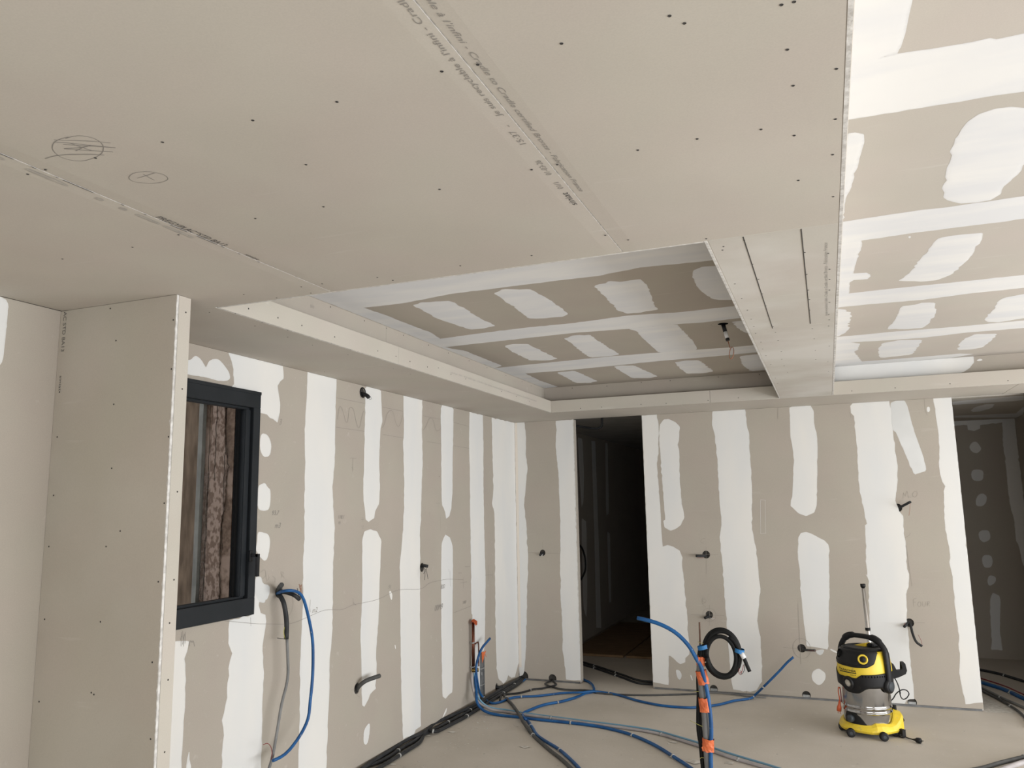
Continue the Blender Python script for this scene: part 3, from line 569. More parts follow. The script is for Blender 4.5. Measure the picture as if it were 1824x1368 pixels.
ml([(5.341,2.599),(5.351,2.332),(5.339,2.204),(5.359,1.953),(5.355,1.703),(5.332,1.497),(5.298,1.322),(5.307,0.938),(5.318,0.56),(5.333,0.31),(5.347,0.123),(5.361,0.052),(5.521,0.041),(5.548,0.071),(5.632,0.076),(5.626,0.243),(5.617,0.504),(5.616,1.031),(5.616,1.572),(5.633,1.635),(5.638,1.829),(5.66,2.092),(5.646,2.357),(5.654,2.602)], 114)
ml([(5.986,2.601),(6.237,2.601),(6.228,2.405),(6.211,2.116),(6.207,1.86),(6.183,1.72),(6.141,1.651),(6.078,1.631),(6.056,1.694),(6.001,1.749),(5.991,1.968),(5.99,2.245)], 115)
ml([(5.994,1.43),(6.027,1.472),(6.066,1.502),(6.1,1.49),(6.15,1.474),(6.207,1.39),(6.203,1.111),(6.193,0.822),(6.196,0.536),(6.185,0.207),(6.119,0.201),(6.054,0.181),(5.997,0.214),(5.992,0.433),(5.978,0.711),(5.981,0.99),(5.983,1.273)], 116)
ml([(6.573,2.595),(6.556,2.281),(6.571,1.982),(6.564,1.687),(6.571,1.541),(6.576,1.23),(6.577,0.787),(6.596,0.777),(6.598,0.543),(6.634,0.163),(6.638,-0.133),(6.771,-0.166),(6.775,-0.017),(6.822,0.276),(6.871,0.577),(6.897,1.047),(6.879,1.531),(6.876,1.99),(6.885,2.302),(6.878,2.598)], 117)
ml([(7.094,2.593),(7.103,2.235),(7.112,1.9),(7.074,1.758),(7.125,1.679),(7.133,1.523),(7.124,1.026),(7.119,0.54),(7.129,0.218),(7.177,0.114),(7.297,0.041),(7.387,0.063),(7.421,0.098),(7.502,0.057),(7.596,0.046),(7.709,0.16),(7.709,2.596)], 118, amp=0.004)
ml([(5.989,0.046),(6.047,0.094),(6.085,0.112),(6.069,0.075),(6.021,0.052)], 119, rim=0.003)
ml([(5.141,1.131),(5.166,1.133),(5.192,1.103),(5.185,1.06),(5.159,1.082)], 120, rim=0.003)
ml([(5.226,0.74),(5.239,0.74),(5.249,0.709),(5.237,0.709)], 121, rim=0.002)
# pencil marks on the left wall
def pk(parent, plane, val, strokes, w=0.0018, mat=None, d=0.0011): return marks(parent, plane, val, strokes, w, mat, d)
pk(wl, 'x+', LX, [[(3.439,1.156),(3.67,1.11),(3.767,1.094),(3.99,1.064),(4.142,1.075),(4.342,1.097),(4.539,1.078),(4.663,1.091),(4.794,1.09),(5,1.093),(5.274,1.126),(5.616,1.1),(5.779,1.129),(5.966,1.133),(6.129,1.128),(6.407,1.097)],
    [(6.147,1.196),(6.155,1.065)], [(6.407,1.115),(6.413,1.024)], [(6.353,1.075),(6.486,1.073)], [(6.964,1.186),(6.963,1.041)], [(6.886,1.096),(7.074,1.083)], [(7.054,1.122),(7.06,1.056)], [(6.445,1.206),(6.556,1.201)], [(6.301,1.164),(6.379,1.16)],
    [(6.21,0.842),(6.567,0.856)], [(4.192,1.179),(4.186,1.132)], [(4.177,1.107),(4.185,1.133),(4.195,1.105)], [(4.669,1.134),(4.672,1.09)], [(4.671,1.107),(4.706,1.084)], [(3.646,1.146),(3.651,1.099)]], 0.0022, M_PENCIL)
pk(wl, 'x+', LX, [[(4.437,2.469),(4.783,2.471)], [(5.03,2.471),(5.337,2.472)], [(5.666,2.469),(5.979,2.469)], [(6.235,2.467),(6.559,2.458)], [(4.433,2.271),(4.787,2.271)], [(5.033,2.268),(5.338,2.265)], [(5.731,2.263),(5.984,2.262)], [(6.226,2.26),(6.555,2.257)],
    [(4.451,2.324),(4.461,2.381),(4.477,2.414),(4.507,2.397),(4.548,2.322),(4.572,2.324),(4.59,2.411),(4.616,2.424),(4.648,2.4),(4.687,2.312),(4.719,2.292),(4.743,2.352),(4.763,2.401),(4.778,2.414)],
    [(5.026,2.318),(5.056,2.345),(5.09,2.422),(5.142,2.458),(5.186,2.444),(5.224,2.372),(5.262,2.346),(5.299,2.379),(5.332,2.446)],
    [(5.666,2.352),(5.717,2.39),(5.76,2.448),(5.804,2.463),(5.849,2.442),(5.887,2.377),(5.929,2.366),(5.979,2.391)],
    [(4.605,2.073),(4.686,2.076)], [(4.643,2.072),(4.641,1.991)], [(4.629,2.013),(4.653,1.997),(4.637,1.985)]], 0.0018, M_PENCIL)
pk(wl, 'x+', LX, [[(6.123,1.212),(6.127,1.19)], [(7.007,1.118),(6.995,0.622)], [(3.716,1.383),(3.753,1.395),(3.762,1.359),(3.732,1.347)], [(3.761,1.384),(3.774,1.334),(3.793,1.347),(3.785,1.362)], [(3.824,1.354),(3.849,1.337),(3.846,1.317)], [(3.9,1.373),(3.905,1.337)], [(3.903,1.372),(3.928,1.362),(3.907,1.354),(3.932,1.335)],
    [(4.008,1.22),(4.022,1.178),(4.004,1.129),(3.979,1.112)], [(3.956,1.155),(3.986,1.152)], [(4.72,0.516),(4.742,0.489),(4.774,0.476)], [(4.656,0.546),(4.702,0.542)], [(4.779,1.67),(4.775,1.641)], [(4.756,1.655),(4.794,1.656)], [(4.759,1.61),(4.795,1.611),(4.766,1.596),(4.795,1.591)], [(4.767,1.542),(4.796,1.564)],
    [(5.89,1.763),(5.965,1.763)], [(5.929,1.76),(5.928,1.715)], [(5.973,1.654),(5.966,1.533)], [(5.759,1.684),(5.796,1.684)], [(5.776,1.684),(5.776,1.651)]], 0.0016, M_PENCIL_L)
for t_, c_, h_, m_ in (("93,7", [(3.804,1.703)], 0.026, M_PENCIL), ("m3", [(3.831,1.627)], 0.03, M_PENCIL), ("118,1", [(4.479,1.666)], 0.024, M_PENCIL), ("93", [(4.482,1.631)], 0.018, M_PENCIL), ("3", [(3.845,2.237)], 0.035, M_PENCIL_L),
                       ("800", [(5.972,1.062)], 0.035, M_PENCIL), ("00M9", [(5.864,0.9)], 0.045, M_PENCIL), ("m2", [(4.213,1.097)], 0.03, M_PENCIL_L), ("1000", [(6.396,0.892)], 0.026, M_PENCIL_L), ("91", [(5.133,1.147)], 0.03, M_PENCIL_L)):
    writing(t_, (LX + 0.0012, c_[0][0], c_[0][1]), Y, Z, h_, None, m_, wl, 'handwriting', 0.3)
pk(wl, 'x+', LX, [[(3.14,1.143),(3.14,1.075)], [(3.148,1.147),(3.157,1.072)], [(3.16,1.131),(3.15,1.082)], [(3.165,1.14),(3.165,1.084)], [(3.133,1.108),(3.145,1.124)], [(3.195,1.066),(3.2,1.093),(3.214,1.081),(3.22,1.09),(3.233,1.059)]], 0.0022, M_PENCIL)
screws(wl, 'x+', LX, [(2.166,2.605),(5.951,1.984)], 0.003)

# ------------------------------------------------------------------ boxed pier standing out from the left wall
pier = boxes('trim_1', [(LX + 0.002, -2.385, 2.3725, 2.425, 0.0, CZ - 0.001)], M_CORE); tag(pier, 'narrow plasterboard pier standing out from the left wall beside the window', kind='structure')
plasterboard(pier, (LX + 0.0005, -2.3715, 2.36, 2.3725, 0.010, CZ - 0.001), 'y', M_PAPER_PIER)
plasterboard(pier, (-2.3835, -2.371, 2.3735, 2.4365, 0.010, CZ - 0.001), 'x', M_PAPER_TAN)
plasterboard(pier, (LX + 0.0005, -2.3842, 2.4255, 2.437, 0.010, CZ - 0.001), 'y', M_PAPER)
screws(pier, 'y-', 2.36, [(-2.73,2.577),(-2.687,2.436),(-2.678,2.17),(-2.668,1.91),(-2.384,2.492),(-2.381,2.292),(-2.379,2.023),(-2.384,1.766),(-2.992,2.242),(-2.987,2.051),(-2.984,1.808),(-2.99,1.6),(-2.985,1.311),(-2.983,0.993),(-2.673,1.601),(-2.679,1.312),(-2.69,1.04),(-2.394,1.47),(-2.404,1.175),(-2.393,0.903),(-2.603,1.661),(-2.704,1.046)], 0.0036)
screws(pier, 'x+', -2.371, [(2.41,2.533),(2.41,2.218),(2.41,1.81),(2.414,1.473),(2.402,1.313),(2.408,1.104),(2.408,0.846)], 0.0036)
writing("AC STD BA13", (-3.0, 2.3592, 2.592), -Z, X, 0.018, 0.175, M_INK, pier)
writing("siniat", (-2.998, 2.3592, 2.312), -Z, X, 0.014, 0.065, M_INK, pier)
# crumbling cut edge of the front board along the pier's corner
bm = bmesh.new(); rnd = random.Random(5)
z = 0.02; prev = None
while z < CZ - 0.01:
    w = 0.0018 + abs(rnd.gauss(0, 0.002)); x0 = -2.3712
    row = [bm.verts.new((x0 - w, 2.3597, z)), bm.verts.new((x0 + 0.0006, 2.3594, z)), bm.verts.new((x0 + 0.0008, 2.3665 + rnd.random() * 0.003, z))]
    if prev:
        for k in range(2): bm.faces.new((prev[k], prev[k + 1], row[k + 1], row[k]))
    prev = row; z += 0.012
obj('raw_edge', bm, M_GYPSUM, pier)

# ------------------------------------------------------------------ back wall boards
zt = 0.016
plasterboard(wb, (LX, -2.372, BY, BY + T, zt, CZ), 'y', M_PAPER, [(-2.739, 1.252, 0.031), (-2.665, 0.03, 0.042), (-2.975, 0.03, 0.055)])
plasterboard(wb, (-1.662, -0.812, BY, BY + T, zt, CZ), 'y', M_PAPER, [(-1.104, 1.244, 0.036), (-1.105, 0.695, 0.034), (-1.10, 0.034, 0.036)])
plasterboard(wb, (-0.810, 0.409, BY, BY + T, zt, CZ), 'y', M_PAPER, [(-0.312, 0.432, 0.036), (-0.30, 0.034, 0.036)])
plasterboard(wb, (0.411, 1.062, BY, BY + T, zt, CZ), 'y', M_PAPER, [(0.562, 1.655, 0.036), (0.572, 0.684, 0.036), (0.538, 0.034, 0.036)])
plasterboard(wb, (1.62, 5.2, BY, BY + T, zt, CZ), 'y', M_PAPER)  # unseen wall piece drawn in to narrow the opening and dim the far room
boxes('metal_track', [(LX, -2.386, BY - 0.004, BY + 0.012, 0.0005, 0.0155)], M_GALV_DULL, wb)
boxes('metal_track', [(-1.649, 1.051, BY - 0.004, BY + 0.012, 0.0005, 0.0155)], M_GALV_DULL, wb)
# jamb linings of the two openings
for a, b_ in (((-2.3845, -2.372), 'a'), ((-1.662, -1.6495), 'b'), ((1.0515, 1.064), 'c')):
    plasterboard(wb, (a[0], a[1], BY + T + 0.0005, BY + 0.09, 0.004, CZ), 'x', M_PAPER)
LB = (LX + 0.0005, 1.0625, 0.018, CZ - 0.001)
def mb(pts, seed, mat=M_MUD, lim=LB, **k): return patch(wb, 'y-', BY, pts, mat, seed, lim, **k)
mb([(-3.019,2.596),(-2.908,2.601),(-2.893,2.432),(-2.901,2.264),(-2.882,2.114),(-2.903,1.966),(-2.93,1.736),(-2.905,1.491),(-2.898,1.248),(-2.905,0.928),(-2.912,0.972),(-2.919,0.813),(-2.924,0.577),(-2.943,0.264),(-2.96,0.108),(-2.979,0.045),(-3.014,0.031),(-3.019,0.11)], 200)
boxes('corner_tape', [(LX + 0.0020, LX + 0.030, BY - 0.0022, BY - 0.0014, 0.12, CZ - 0.002)], M_TAPE_PAPER, wb)
L1 = (LX, -2.373, 0.018, CZ - 0.001)
mb([(-2.562,2.59),(-2.373,2.596),(-2.373,0.03),(-2.523,0.03),(-2.529,0.132),(-2.549,0.283),(-2.549,0.59),(-2.559,0.822),(-2.554,1.014),(-2.556,1.124),(-2.543,1.409),(-2.542,1.729),(-2.55,2.087),(-2.57,2.317),(-2.56,2.466)], 201, lim=L1)
L2 = (-1.661, 1.0, 0.018, CZ - 0.001)
mb([(-1.661,2.596),(-1.508,2.6),(-1.497,2.492),(-1.498,2.397),(-1.51,2.209),(-1.53,2.116),(-1.522,1.867),(-1.516,1.652),(-1.516,1.483),(-1.509,1.317),(-1.462,1.332),(-1.409,1.317),(-1.35,1.28),(-1.326,1.213),(-1.334,1.138),(-1.319,0.99),(-1.322,0.927),(-1.311,0.707),(-1.307,0.489),(-1.302,0.432),(-1.307,0.331),(-1.346,0.293),(-1.348,0.257),(-1.394,0.237),(-1.423,0.253),(-1.459,0.287),(-1.488,0.307),(-1.5,0.307),(-1.508,0.19),(-1.515,0.043),(-1.661,0.06)], 202, lim=L2)
mb([(-1.486,2.491),(-1.444,2.544),(-1.397,2.547),(-1.335,2.515),(-1.287,2.465),(-1.306,2.325),(-1.318,2.295),(-1.306,2.232),(-1.317,1.939),(-1.31,1.77),(-1.297,1.664),(-1.289,1.588),(-1.331,1.513),(-1.425,1.465),(-1.485,1.499),(-1.493,1.56),(-1.474,1.575),(-1.479,1.712),(-1.487,1.944),(-1.492,2.177),(-1.498,2.334)], 203)
mb([(-1.441,0.187),(-1.404,0.182),(-1.384,0.14),(-1.401,0.096),(-1.423,0.102),(-1.436,0.137)], 204, M_MUD_THIN, rim=0.006)
mb([(-1.31,0.144),(-1.299,0.148),(-1.287,0.103),(-1.293,0.096)], 205, M_MUD, rim=0.002)
mb([(-0.971,2.6),(-0.669,2.599),(-0.66,2.447),(-0.644,2.355),(-0.652,2.22),(-0.646,2.025),(-0.651,1.847),(-0.673,1.479),(-0.645,1.29),(-0.642,1.218),(-0.639,1.045),(-0.631,0.942),(-0.654,0.799),(-0.677,0.657),(-0.658,0.517),(-0.662,0.294),(-0.669,0.127),(-0.722,0.048),(-0.779,0.031),(-0.869,0.038),(-0.925,0.042),(-0.936,0.097),(-0.943,0.222),(-0.948,0.505),(-0.954,0.791),(-0.958,0.968),(-0.96,1.186),(-0.97,1.407),(-0.947,1.555),(-0.953,1.704),(-0.951,2.005),(-0.953,2.233),(-0.967,2.387),(-0.983,2.464)], 206)
mb([(-0.271,2.603),(-0.088,2.6),(-0.062,2.548),(-0.066,2.426),(-0.052,2.339),(-0.052,2.211),(-0.068,2.027),(-0.096,1.69),(-0.123,1.621),(-0.192,1.591),(-0.257,1.616),(-0.3,1.665),(-0.323,1.687),(-0.3,1.778),(-0.28,1.962),(-0.265,2.091),(-0.27,2.22),(-0.281,2.321),(-0.274,2.466)], 207)
mb([(-0.276,1.399),(-0.249,1.441),(-0.202,1.451),(-0.131,1.42),(-0.056,1.378),(-0.022,1.337),(-0.03,1.194),(-0.045,0.899),(-0.042,0.97),(-0.065,0.723),(-0.09,0.43),(-0.177,0.444),(-0.272,0.452),(-0.274,0.593),(-0.282,0.741),(-0.286,0.902),(-0.282,1.09),(-0.28,0.986),(-0.281,1.123),(-0.291,1.219)], 208)
mb([(-0.2,0.419),(-0.119,0.435),(-0.14,0.392),(-0.164,0.378),(-0.187,0.392)], 209, M_MUD_THIN, rim=0.006)
mb([(-0.233,0.241),(-0.184,0.271),(-0.156,0.252),(-0.128,0.229),(-0.132,0.181),(-0.17,0.131),(-0.2,0.125),(-0.239,0.157),(-0.248,0.198)], 210)
mb([(0.248,2.572),(0.27,2.595),(0.571,2.602),(0.583,2.516),(0.58,2.322),(0.587,2.114),(0.59,1.991),(0.577,1.869),(0.549,1.72),(0.571,1.626),(0.599,1.585),(0.595,1.465),(0.599,1.292),(0.591,1.134),(0.604,1.091),(0.59,0.983),(0.568,0.923),(0.554,0.685),(0.555,0.509),(0.551,0.333),(0.56,0.183),(0.555,0.062),(0.494,0.046),(0.48,0.011),(0.381,-0.002),(0.209,-0.003),(0.229,0.256),(0.258,0.614),(0.266,0.795),(0.282,1.025),(0.261,1.086),(0.273,1.076),(0.27,1.197),(0.282,1.358),(0.288,1.507),(0.304,1.52),(0.288,1.67),(0.269,1.836),(0.269,2.002),(0.275,2.155),(0.275,2.323),(0.274,2.478),(0.25,2.508)], 211)
mb([(0.578,2.58),(0.627,2.595),(0.696,2.593),(0.711,2.55),(0.727,2.452),(0.751,2.299),(0.778,2.189),(0.801,2.092),(0.814,1.968),(0.714,1.937),(0.666,2.098),(0.632,2.209),(0.604,2.314),(0.586,2.328),(0.576,2.35)], 212, M_MUD_THIN)
mb([(0.921,2.598),(1.062,2.596),(1.062,0.07),(0.935,0.047),(0.93,0.105),(0.918,0.206),(0.911,0.296),(0.927,0.411),(0.927,0.526),(0.938,0.595),(0.93,0.733),(0.927,0.873),(0.931,1.037),(0.933,1.074),(0.921,1.164),(0.929,1.32),(0.913,1.463),(0.919,1.595),(0.93,1.793),(0.946,1.833),(0.926,1.873),(0.914,2.007),(0.929,2.141),(0.934,2.304),(0.928,2.441),(0.924,2.537)], 213)
mb([(0.866,2.527),(0.887,2.525),(0.888,2.491),(0.87,2.474),(0.862,2.493)], 214, rim=0.004)
mb([(-0.078,0.441),(-0.038,0.427),(-0.016,0.41),(-0.022,0.402),(-0.073,0.425)], 215, rim=0.003)
# pencil on the back wall
pk(wb, 'y-', BY, [[(-2.892,1.253),(-2.779,1.251)], [(-2.701,1.249),(-2.556,1.244)], [(-2.736,1.361),(-2.738,1.297)], [(-1.268,1.246),(-0.994,1.246)], [(-1.1,1.318),(-1.111,1.067)], [(-0.373,2.59),(-0.381,2.492)],
    arc((-1.104, 0.695), 0.06, 0.06), [(-1.274,0.691),(-0.967,0.693)], [(-1.099,0.787),(-1.108,0.598)], [(-0.319,0.814),(-0.328,0.297)], [(-0.466,0.431),(-0.345,0.43)], arc((-0.312, 0.432), 0.075, 0.085), [(0.603,0.687),(0.69,0.688)],
    [(-0.372,2.596),(-0.38,2.487)], [(0.85,2.597),(0.849,2.5),(0.862,2.451)], [(0.241,2.516),(0.247,2.466)], [(0.595,1.398),(0.633,1.418),(0.644,1.438)], [(0.602,1.332),(0.609,1.134),(0.618,0.99)]], 0.0022, M_PENCIL_L)
pk(wb, 'y-', BY, [[(-1.121,1.347),(-1.15,1.362),(-1.134,1.389),(-1.104,1.392)], [(-1.13,0.764),(-1.158,0.785),(-1.164,0.821),(-1.136,0.836),(-1.127,0.815),(-1.158,0.792)], [(-1.135,0.804),(-1.164,0.817),(-1.155,0.847),(-1.136,0.84)]], 0.0022, M_PENCIL_L)
pk(wb, 'y-', BY, [[(0.617,0.819),(0.617,0.853),(0.618,0.882)], [(0.618,0.882),(0.644,0.889)], [(0.617,0.855),(0.638,0.859)], [(0.659,0.86),(0.649,0.842),(0.652,0.823),(0.665,0.823),(0.673,0.842),(0.67,0.859),(0.659,0.86)], [(0.686,0.862),(0.685,0.836),(0.691,0.824),(0.705,0.829),(0.712,0.862)],
    [(0.722,0.825),(0.725,0.863)], [(0.723,0.86),(0.738,0.866),(0.742,0.854),(0.726,0.844),(0.744,0.828)],
    [(0.611,1.735),(0.619,1.784),(0.629,1.753),(0.647,1.799),(0.655,1.739)], [(0.668,1.748),(0.672,1.745)], [(0.702,1.792),(0.688,1.774),(0.692,1.751),(0.71,1.747),(0.725,1.768),(0.722,1.791),(0.702,1.792)]], 0.0022, M_PENCIL_L)
pk(wb, 'y-', BY, [[(-0.585,1.745),(-0.535,1.741)], [(-0.583,1.739),(-0.599,1.442)], [(-0.54,1.738),(-0.555,1.442)], [(-0.605,1.438),(-0.551,1.441)]], 0.0025, M_MUD_THIN)
for x_ in (-0.30, 0.538, -1.10):
    boxes('cavity_rail', [(x_ - 0.03, x_ + 0.03, BY + 0.0085, BY + 0.0122, 0.016, 0.036)], M_STEEL_T, wb)

# ------------------------------------------------------------------ the darker rooms beyond
fr = boxes('wall_far', [(0.9, 2.3, 10.17, 10.3, 0.0, 2.9)], M_PAPER); tag(fr, 'far wall of the dim room beyond the right opening, dotted with compound', kind='structure')
LF = (0.9, 1.999, 0.01, CZ - 0.001)
for i, q in enumerate(([(1.522,2.296),(1.56,2.35),(1.603,2.357),(1.634,2.305),(1.646,2.263),(1.596,2.219),(1.549,2.239)], [(1.513,1.978),(1.531,2.039),(1.598,2.044),(1.644,2.022),(1.627,1.913),(1.531,1.916)], [(1.531,1.69),(1.559,1.758),(1.609,1.781),(1.65,1.743),(1.635,1.675),(1.595,1.632),(1.535,1.636)],
    [(1.525,1.339),(1.558,1.372),(1.636,1.372),(1.641,1.272),(1.569,1.234),(1.531,1.272)], [(1.531,1.058),(1.557,1.105),(1.627,1.101),(1.639,1.035),(1.615,0.966),(1.544,0.965)], [(1.561,0.821),(1.588,0.89),(1.654,0.868),(1.642,0.807),(1.576,0.763)],
    [(1.57,0.623),(1.604,0.699),(1.662,0.67),(1.671,0.625),(1.634,0.308),(1.637,0.129),(1.64,0.092),(1.526,0.094),(1.548,0.185),(1.553,0.38)],
    [(1.372,2.654),(2.003,2.634),(1.995,2.5),(1.995,0.5),(1.964,0.866),(1.912,1.038),(1.899,1.193),(1.879,1.285),(1.884,1.457),(1.858,1.658),(1.856,1.819),(1.862,2.063),(1.859,2.336),(1.874,2.556),(1.656,2.537),(1.653,2.498),(1.59,2.474),(1.53,2.491),(1.529,2.544),(1.362,2.544)])):
    patch(fr, 'y-', 10.17, q, M_MUD, 300 + i, LF)
fs = boxes('wall_side', [(2.0, 2.12, BY + 0.09, 10.17, 0, 2.9), (0.6, 0.7, BY + 0.09, 10.17, 0, 2.9)], M_PAPER); tag(fs, 'side wall of the dim room beyond the right opening', kind='structure')
fc = boxes('trim_2', [(0.6, 2.12, BY + 0.09, 10.3, CZ, CZ + 0.05)], M_PAPER_CEIL); tag(fc, 'dim plasterboard ceiling beyond the right opening', kind='structure')
patch(fc, 'z-', CZ, [(1.112,8.063),(1.636,7.875),(1.721,8.305),(1.154,8.37)], M_MUD_CEIL, 330, (0.7, 2.0, 7.85, 10.16))
patch(fc, 'z-', CZ, [(1.395,8.972),(1.389,8.685),(1.438,8.467),(1.517,8.49),(1.56,8.837),(1.504,9.154),(1.442,9.18)], M_MUD_CEIL, 331, (0.7, 2.0, 7.85, 10.16))
patch(fc, 'z-', CZ, [(1.316,9.49),(1.895,9.566),(1.865,9.242),(1.834,8.882),(1.937,9.403),(2.061,10.134),(1.345,9.712)], M_MUD_CEIL, 332, (0.7, 1.999, 7.85, 10.16))
cr = boxes('wall_corridor', [(LX - 0.1, -3.0, BY + 0.09, 14.1, 0, 2.9), (-1.6, -1.5, BY + 0.09, 14.1, 0, 2.9), (-3.1, -1.5, 14.0, 14.1, 0, 2.9)], M_PAPER); tag(cr, 'unlit corridor walls behind the narrow doorway', kind='structure')
cc = boxes('trim_3', [(-3.1, -1.5, BY + 0.09, 14.1, 2.66, 2.75)], M_CONC); tag(cc, 'unfinished corridor ceiling behind the narrow doorway', kind='structure')
PLN['x+c'] = PLN['x+']
LC = (BY + 0.1, 13.9, 0.05, 2.65)
for i, q in enumerate(([(9.922,2.607),(10.146,2.597),(10.169,2.125),(10.102,1.761),(10.004,1.685),(9.96,2.119)], [(9.99,1.559),(10.211,1.503),(10.155,0.594),(10.074,0.282),(9.956,0.42),(9.96,1.109)], [(10.576,2.6),(10.779,2.614),(10.789,1.058),(10.763,0.06),(10.519,0.096),(10.573,1.335)], [(11.315,2.622),(11.463,2.631),(11.397,1.587),(11.226,1.561)], [(11.251,1.336),(11.413,1.302),(11.353,0.33),(11.212,0.347)])):
    patch(cr, 'x+', -3.0, q, M_MUD, 340 + i, LC)
tube('black_hose', [(-2.995, 8.15, 2.64), (-2.6, 8.2, 2.60), (-2.25, 8.22, 2.54), (-2.2, 8.22, 2.66)], 0.012, M_CONDUIT, None)
tag(bpy.data.objects['black_hose'], 'black conduit sagging from the corridor ceiling', 'conduit')
tube('black_cable_loop', [(-2.9,9.4307,1.248),(-2.9,9.6186,1.2022),(-2.9,9.7513,1.0733),(-2.9,9.7614,0.9271),(-2.9,9.6227,0.8426),(-2.9,9.4495,0.7876)], 0.012, M_CONDUIT, None)
tag(bpy.data.objects['black_cable_loop'], 'black cable loop hanging on the dark corridor wall', 'cable')
# plywood panels on the corridor floor
for n_, (x0, x1, y0, y1), lab in ((1, (-2.95, -2.29, 9.1, 11.6), 'brown plywood panel lying at the left on the corridor floor'), (2, (-2.255, -1.62, 9.1, 11.6), 'brown plywood panel lying at the right on the corridor floor')):
    bm = bmesh.new(); box(bm, x0, x1, y0, y1, 0.001, 0.026); bmesh.ops.bevel(bm, geom=bm.edges[:], offset=0.002, segments=1, affect='EDGES')
    tag(obj('plywood_panel', bm, M_OSB), lab, 'panel', 'plywood panels in the corridor')

# ------------------------------------------------------------------ window in the left wall
win = bpy.data.objects.new('window_1', None); COL.objects.link(win); tag(win, 'anthracite casement window half hidden by the pier', kind='structure')
fx = LX + 0.022
bm = bmesh.new()
Y0, Y1, Z0, Z1, fw, fs_ = 2.862, 3.65, 1.163, 2.403, 0.093, 0.060
for b_ in ((LX - 0.05, fx, Y0, Y1, Z1 - fw, Z1), (LX - 0.05, fx, Y0, Y1, Z0, Z0 + fw), (LX - 0.05, fx, Y0, Y0 + fs_, Z0 + fw, Z1 - fw), (LX - 0.05, fx, Y1 - fs_, Y1, Z0 + fw, Z1 - fw)): box(bm, *b_)
bmesh.ops.bevel(bm, geom=bm.edges[:], offset=0.002, segments=2, affect='EDGES')
obj('sash_frame', bm, M_FRAME, win)
bm = bmesh.new()
for b_ in ((LX - 0.055, fx + 0.0025, Y0, Y1 + 0.001, Z1 - 0.016, Z1 + 0.002), (LX - 0.055, LX + 0.006, Y1 - 0.001, Y1 + 0.004, Z0, Z1)): box(bm, *b_)
bmesh.ops.bevel(bm, geom=bm.edges[:], offset=0.001, segments=1, affect='EDGES')
obj('outer_frame', bm, M_FRAME, win)
e1 = fw; e2 = fw + 0.012; g1 = fs_ ; g2 = fs_ + 0.045; g3 = g2 + 0.018
bm = bmesh.new()
for b_ in ((LX - 0.05, LX - 0.004, Y0 + g1, Y1 - g1, Z1 - e2, Z1 - e1), (LX - 0.05, LX - 0.004, Y0 + g1, Y1 - g1, Z0 + e1, Z0 + e2), (LX - 0.05, LX + 0.004, Y0 + g1, Y0 + g2, Z0 + e2, Z1 - e2), (LX - 0.05, LX + 0.004, Y1 - g2, Y1 - g1, Z0 + e2, Z1 - e2)): box(bm, *b_)
bmesh.ops.bevel(bm, geom=bm.edges[:], offset=0.004, segments=2, affect='EDGES')
obj('glazing_bead', bm, M_FRAME, win)
boxes('gasket', [(LX - 0.05, LX - 0.03, Y1 - g3, Y1 - g2, Z0 + e2, Z1 - e2), (LX - 0.05, LX - 0.03, Y0 + g2, Y0 + g3, Z0 + e2, Z1 - e2)], M_FRAME_IN, win)
mg, tg, bg = new_mat('window_glass'); bg.inputs['Base Color'].default_value = (1, 1, 1, 1); bg.inputs['Roughness'].default_value = 0.0; bg.inputs['Transmission Weight'].default_value = 1; bg.inputs['IOR'].default_value = 1.12
boxes('window_pane', [(LX - 0.046, LX - 0.042, Y0 + g2 + 0.001, Y1 - g2 - 0.001, Z0 + e2 - 0.004, Z1 - e2 + 0.004)], mg, win)
# handle: plate, neck and lever hanging down
bm = bmesh.new(); box(bm, fx, fx + 0.008, Y1 - 0.060, Y1 - 0.034, 1.452, 1.512); bmesh.ops.bevel(bm, geom=bm.edges[:], offset=0.002, segments=1, affect='EDGES')
box(bm, fx + 0.008, fx + 0.055, Y1 - 0.055, Y1 - 0.039, 1.478, 1.494)
box(bm, fx + 0.040, fx + 0.056, Y1 - 0.055, Y1 - 0.037, 1.372, 1.494)
obj('window_handle', bm, M_BLACKPL, win)
# the thick masonry jamb seen through the pane
M_BROWN = noise_mat('brown_render', (0.09, 0.056, 0.036), (0.20, 0.135, 0.095), 34, 0.95, detail=8, bump=1.0, bscale=70, fine=(9, (0.27, 0.195, 0.15), 0.50, 0.60))
M_BROWN2 = noise_mat('brown_fibreboard', (0.085, 0.058, 0.036), (0.17, 0.12, 0.08), 26, 0.95, detail=8, stretch=(1, 1, 0.25), bump=0.7, bscale=90)
M_MORTAR = noise_mat('pinkish_mortar', (0.13, 0.085, 0.06), (0.27, 0.20, 0.16), 55, 0.95, detail=9, bump=1.0, bscale=60, stretch=(1, 1, 0.6), lo=0.44, hi=0.56)
js = boxes('trim_4', [(-3.9, -3.125, 3.585, 4.2, 0.4, 3.2)], M_BROWN); tag(js, 'brown roughcast jamb outside the window', kind='structure')
boxes('fibre_panel', [(-3.75, -3.365, 3.567, 3.584, 0.6, 3.0)], M_BROWN2, js)
boxes('metal_rail', [(-3.362, -3.332, 3.556, 3.584, 0.6, 3.0)], noise_mat('weathered_zinc', (0.14, 0.14, 0.125), (0.20, 0.20, 0.18), 12, 0.8), js)
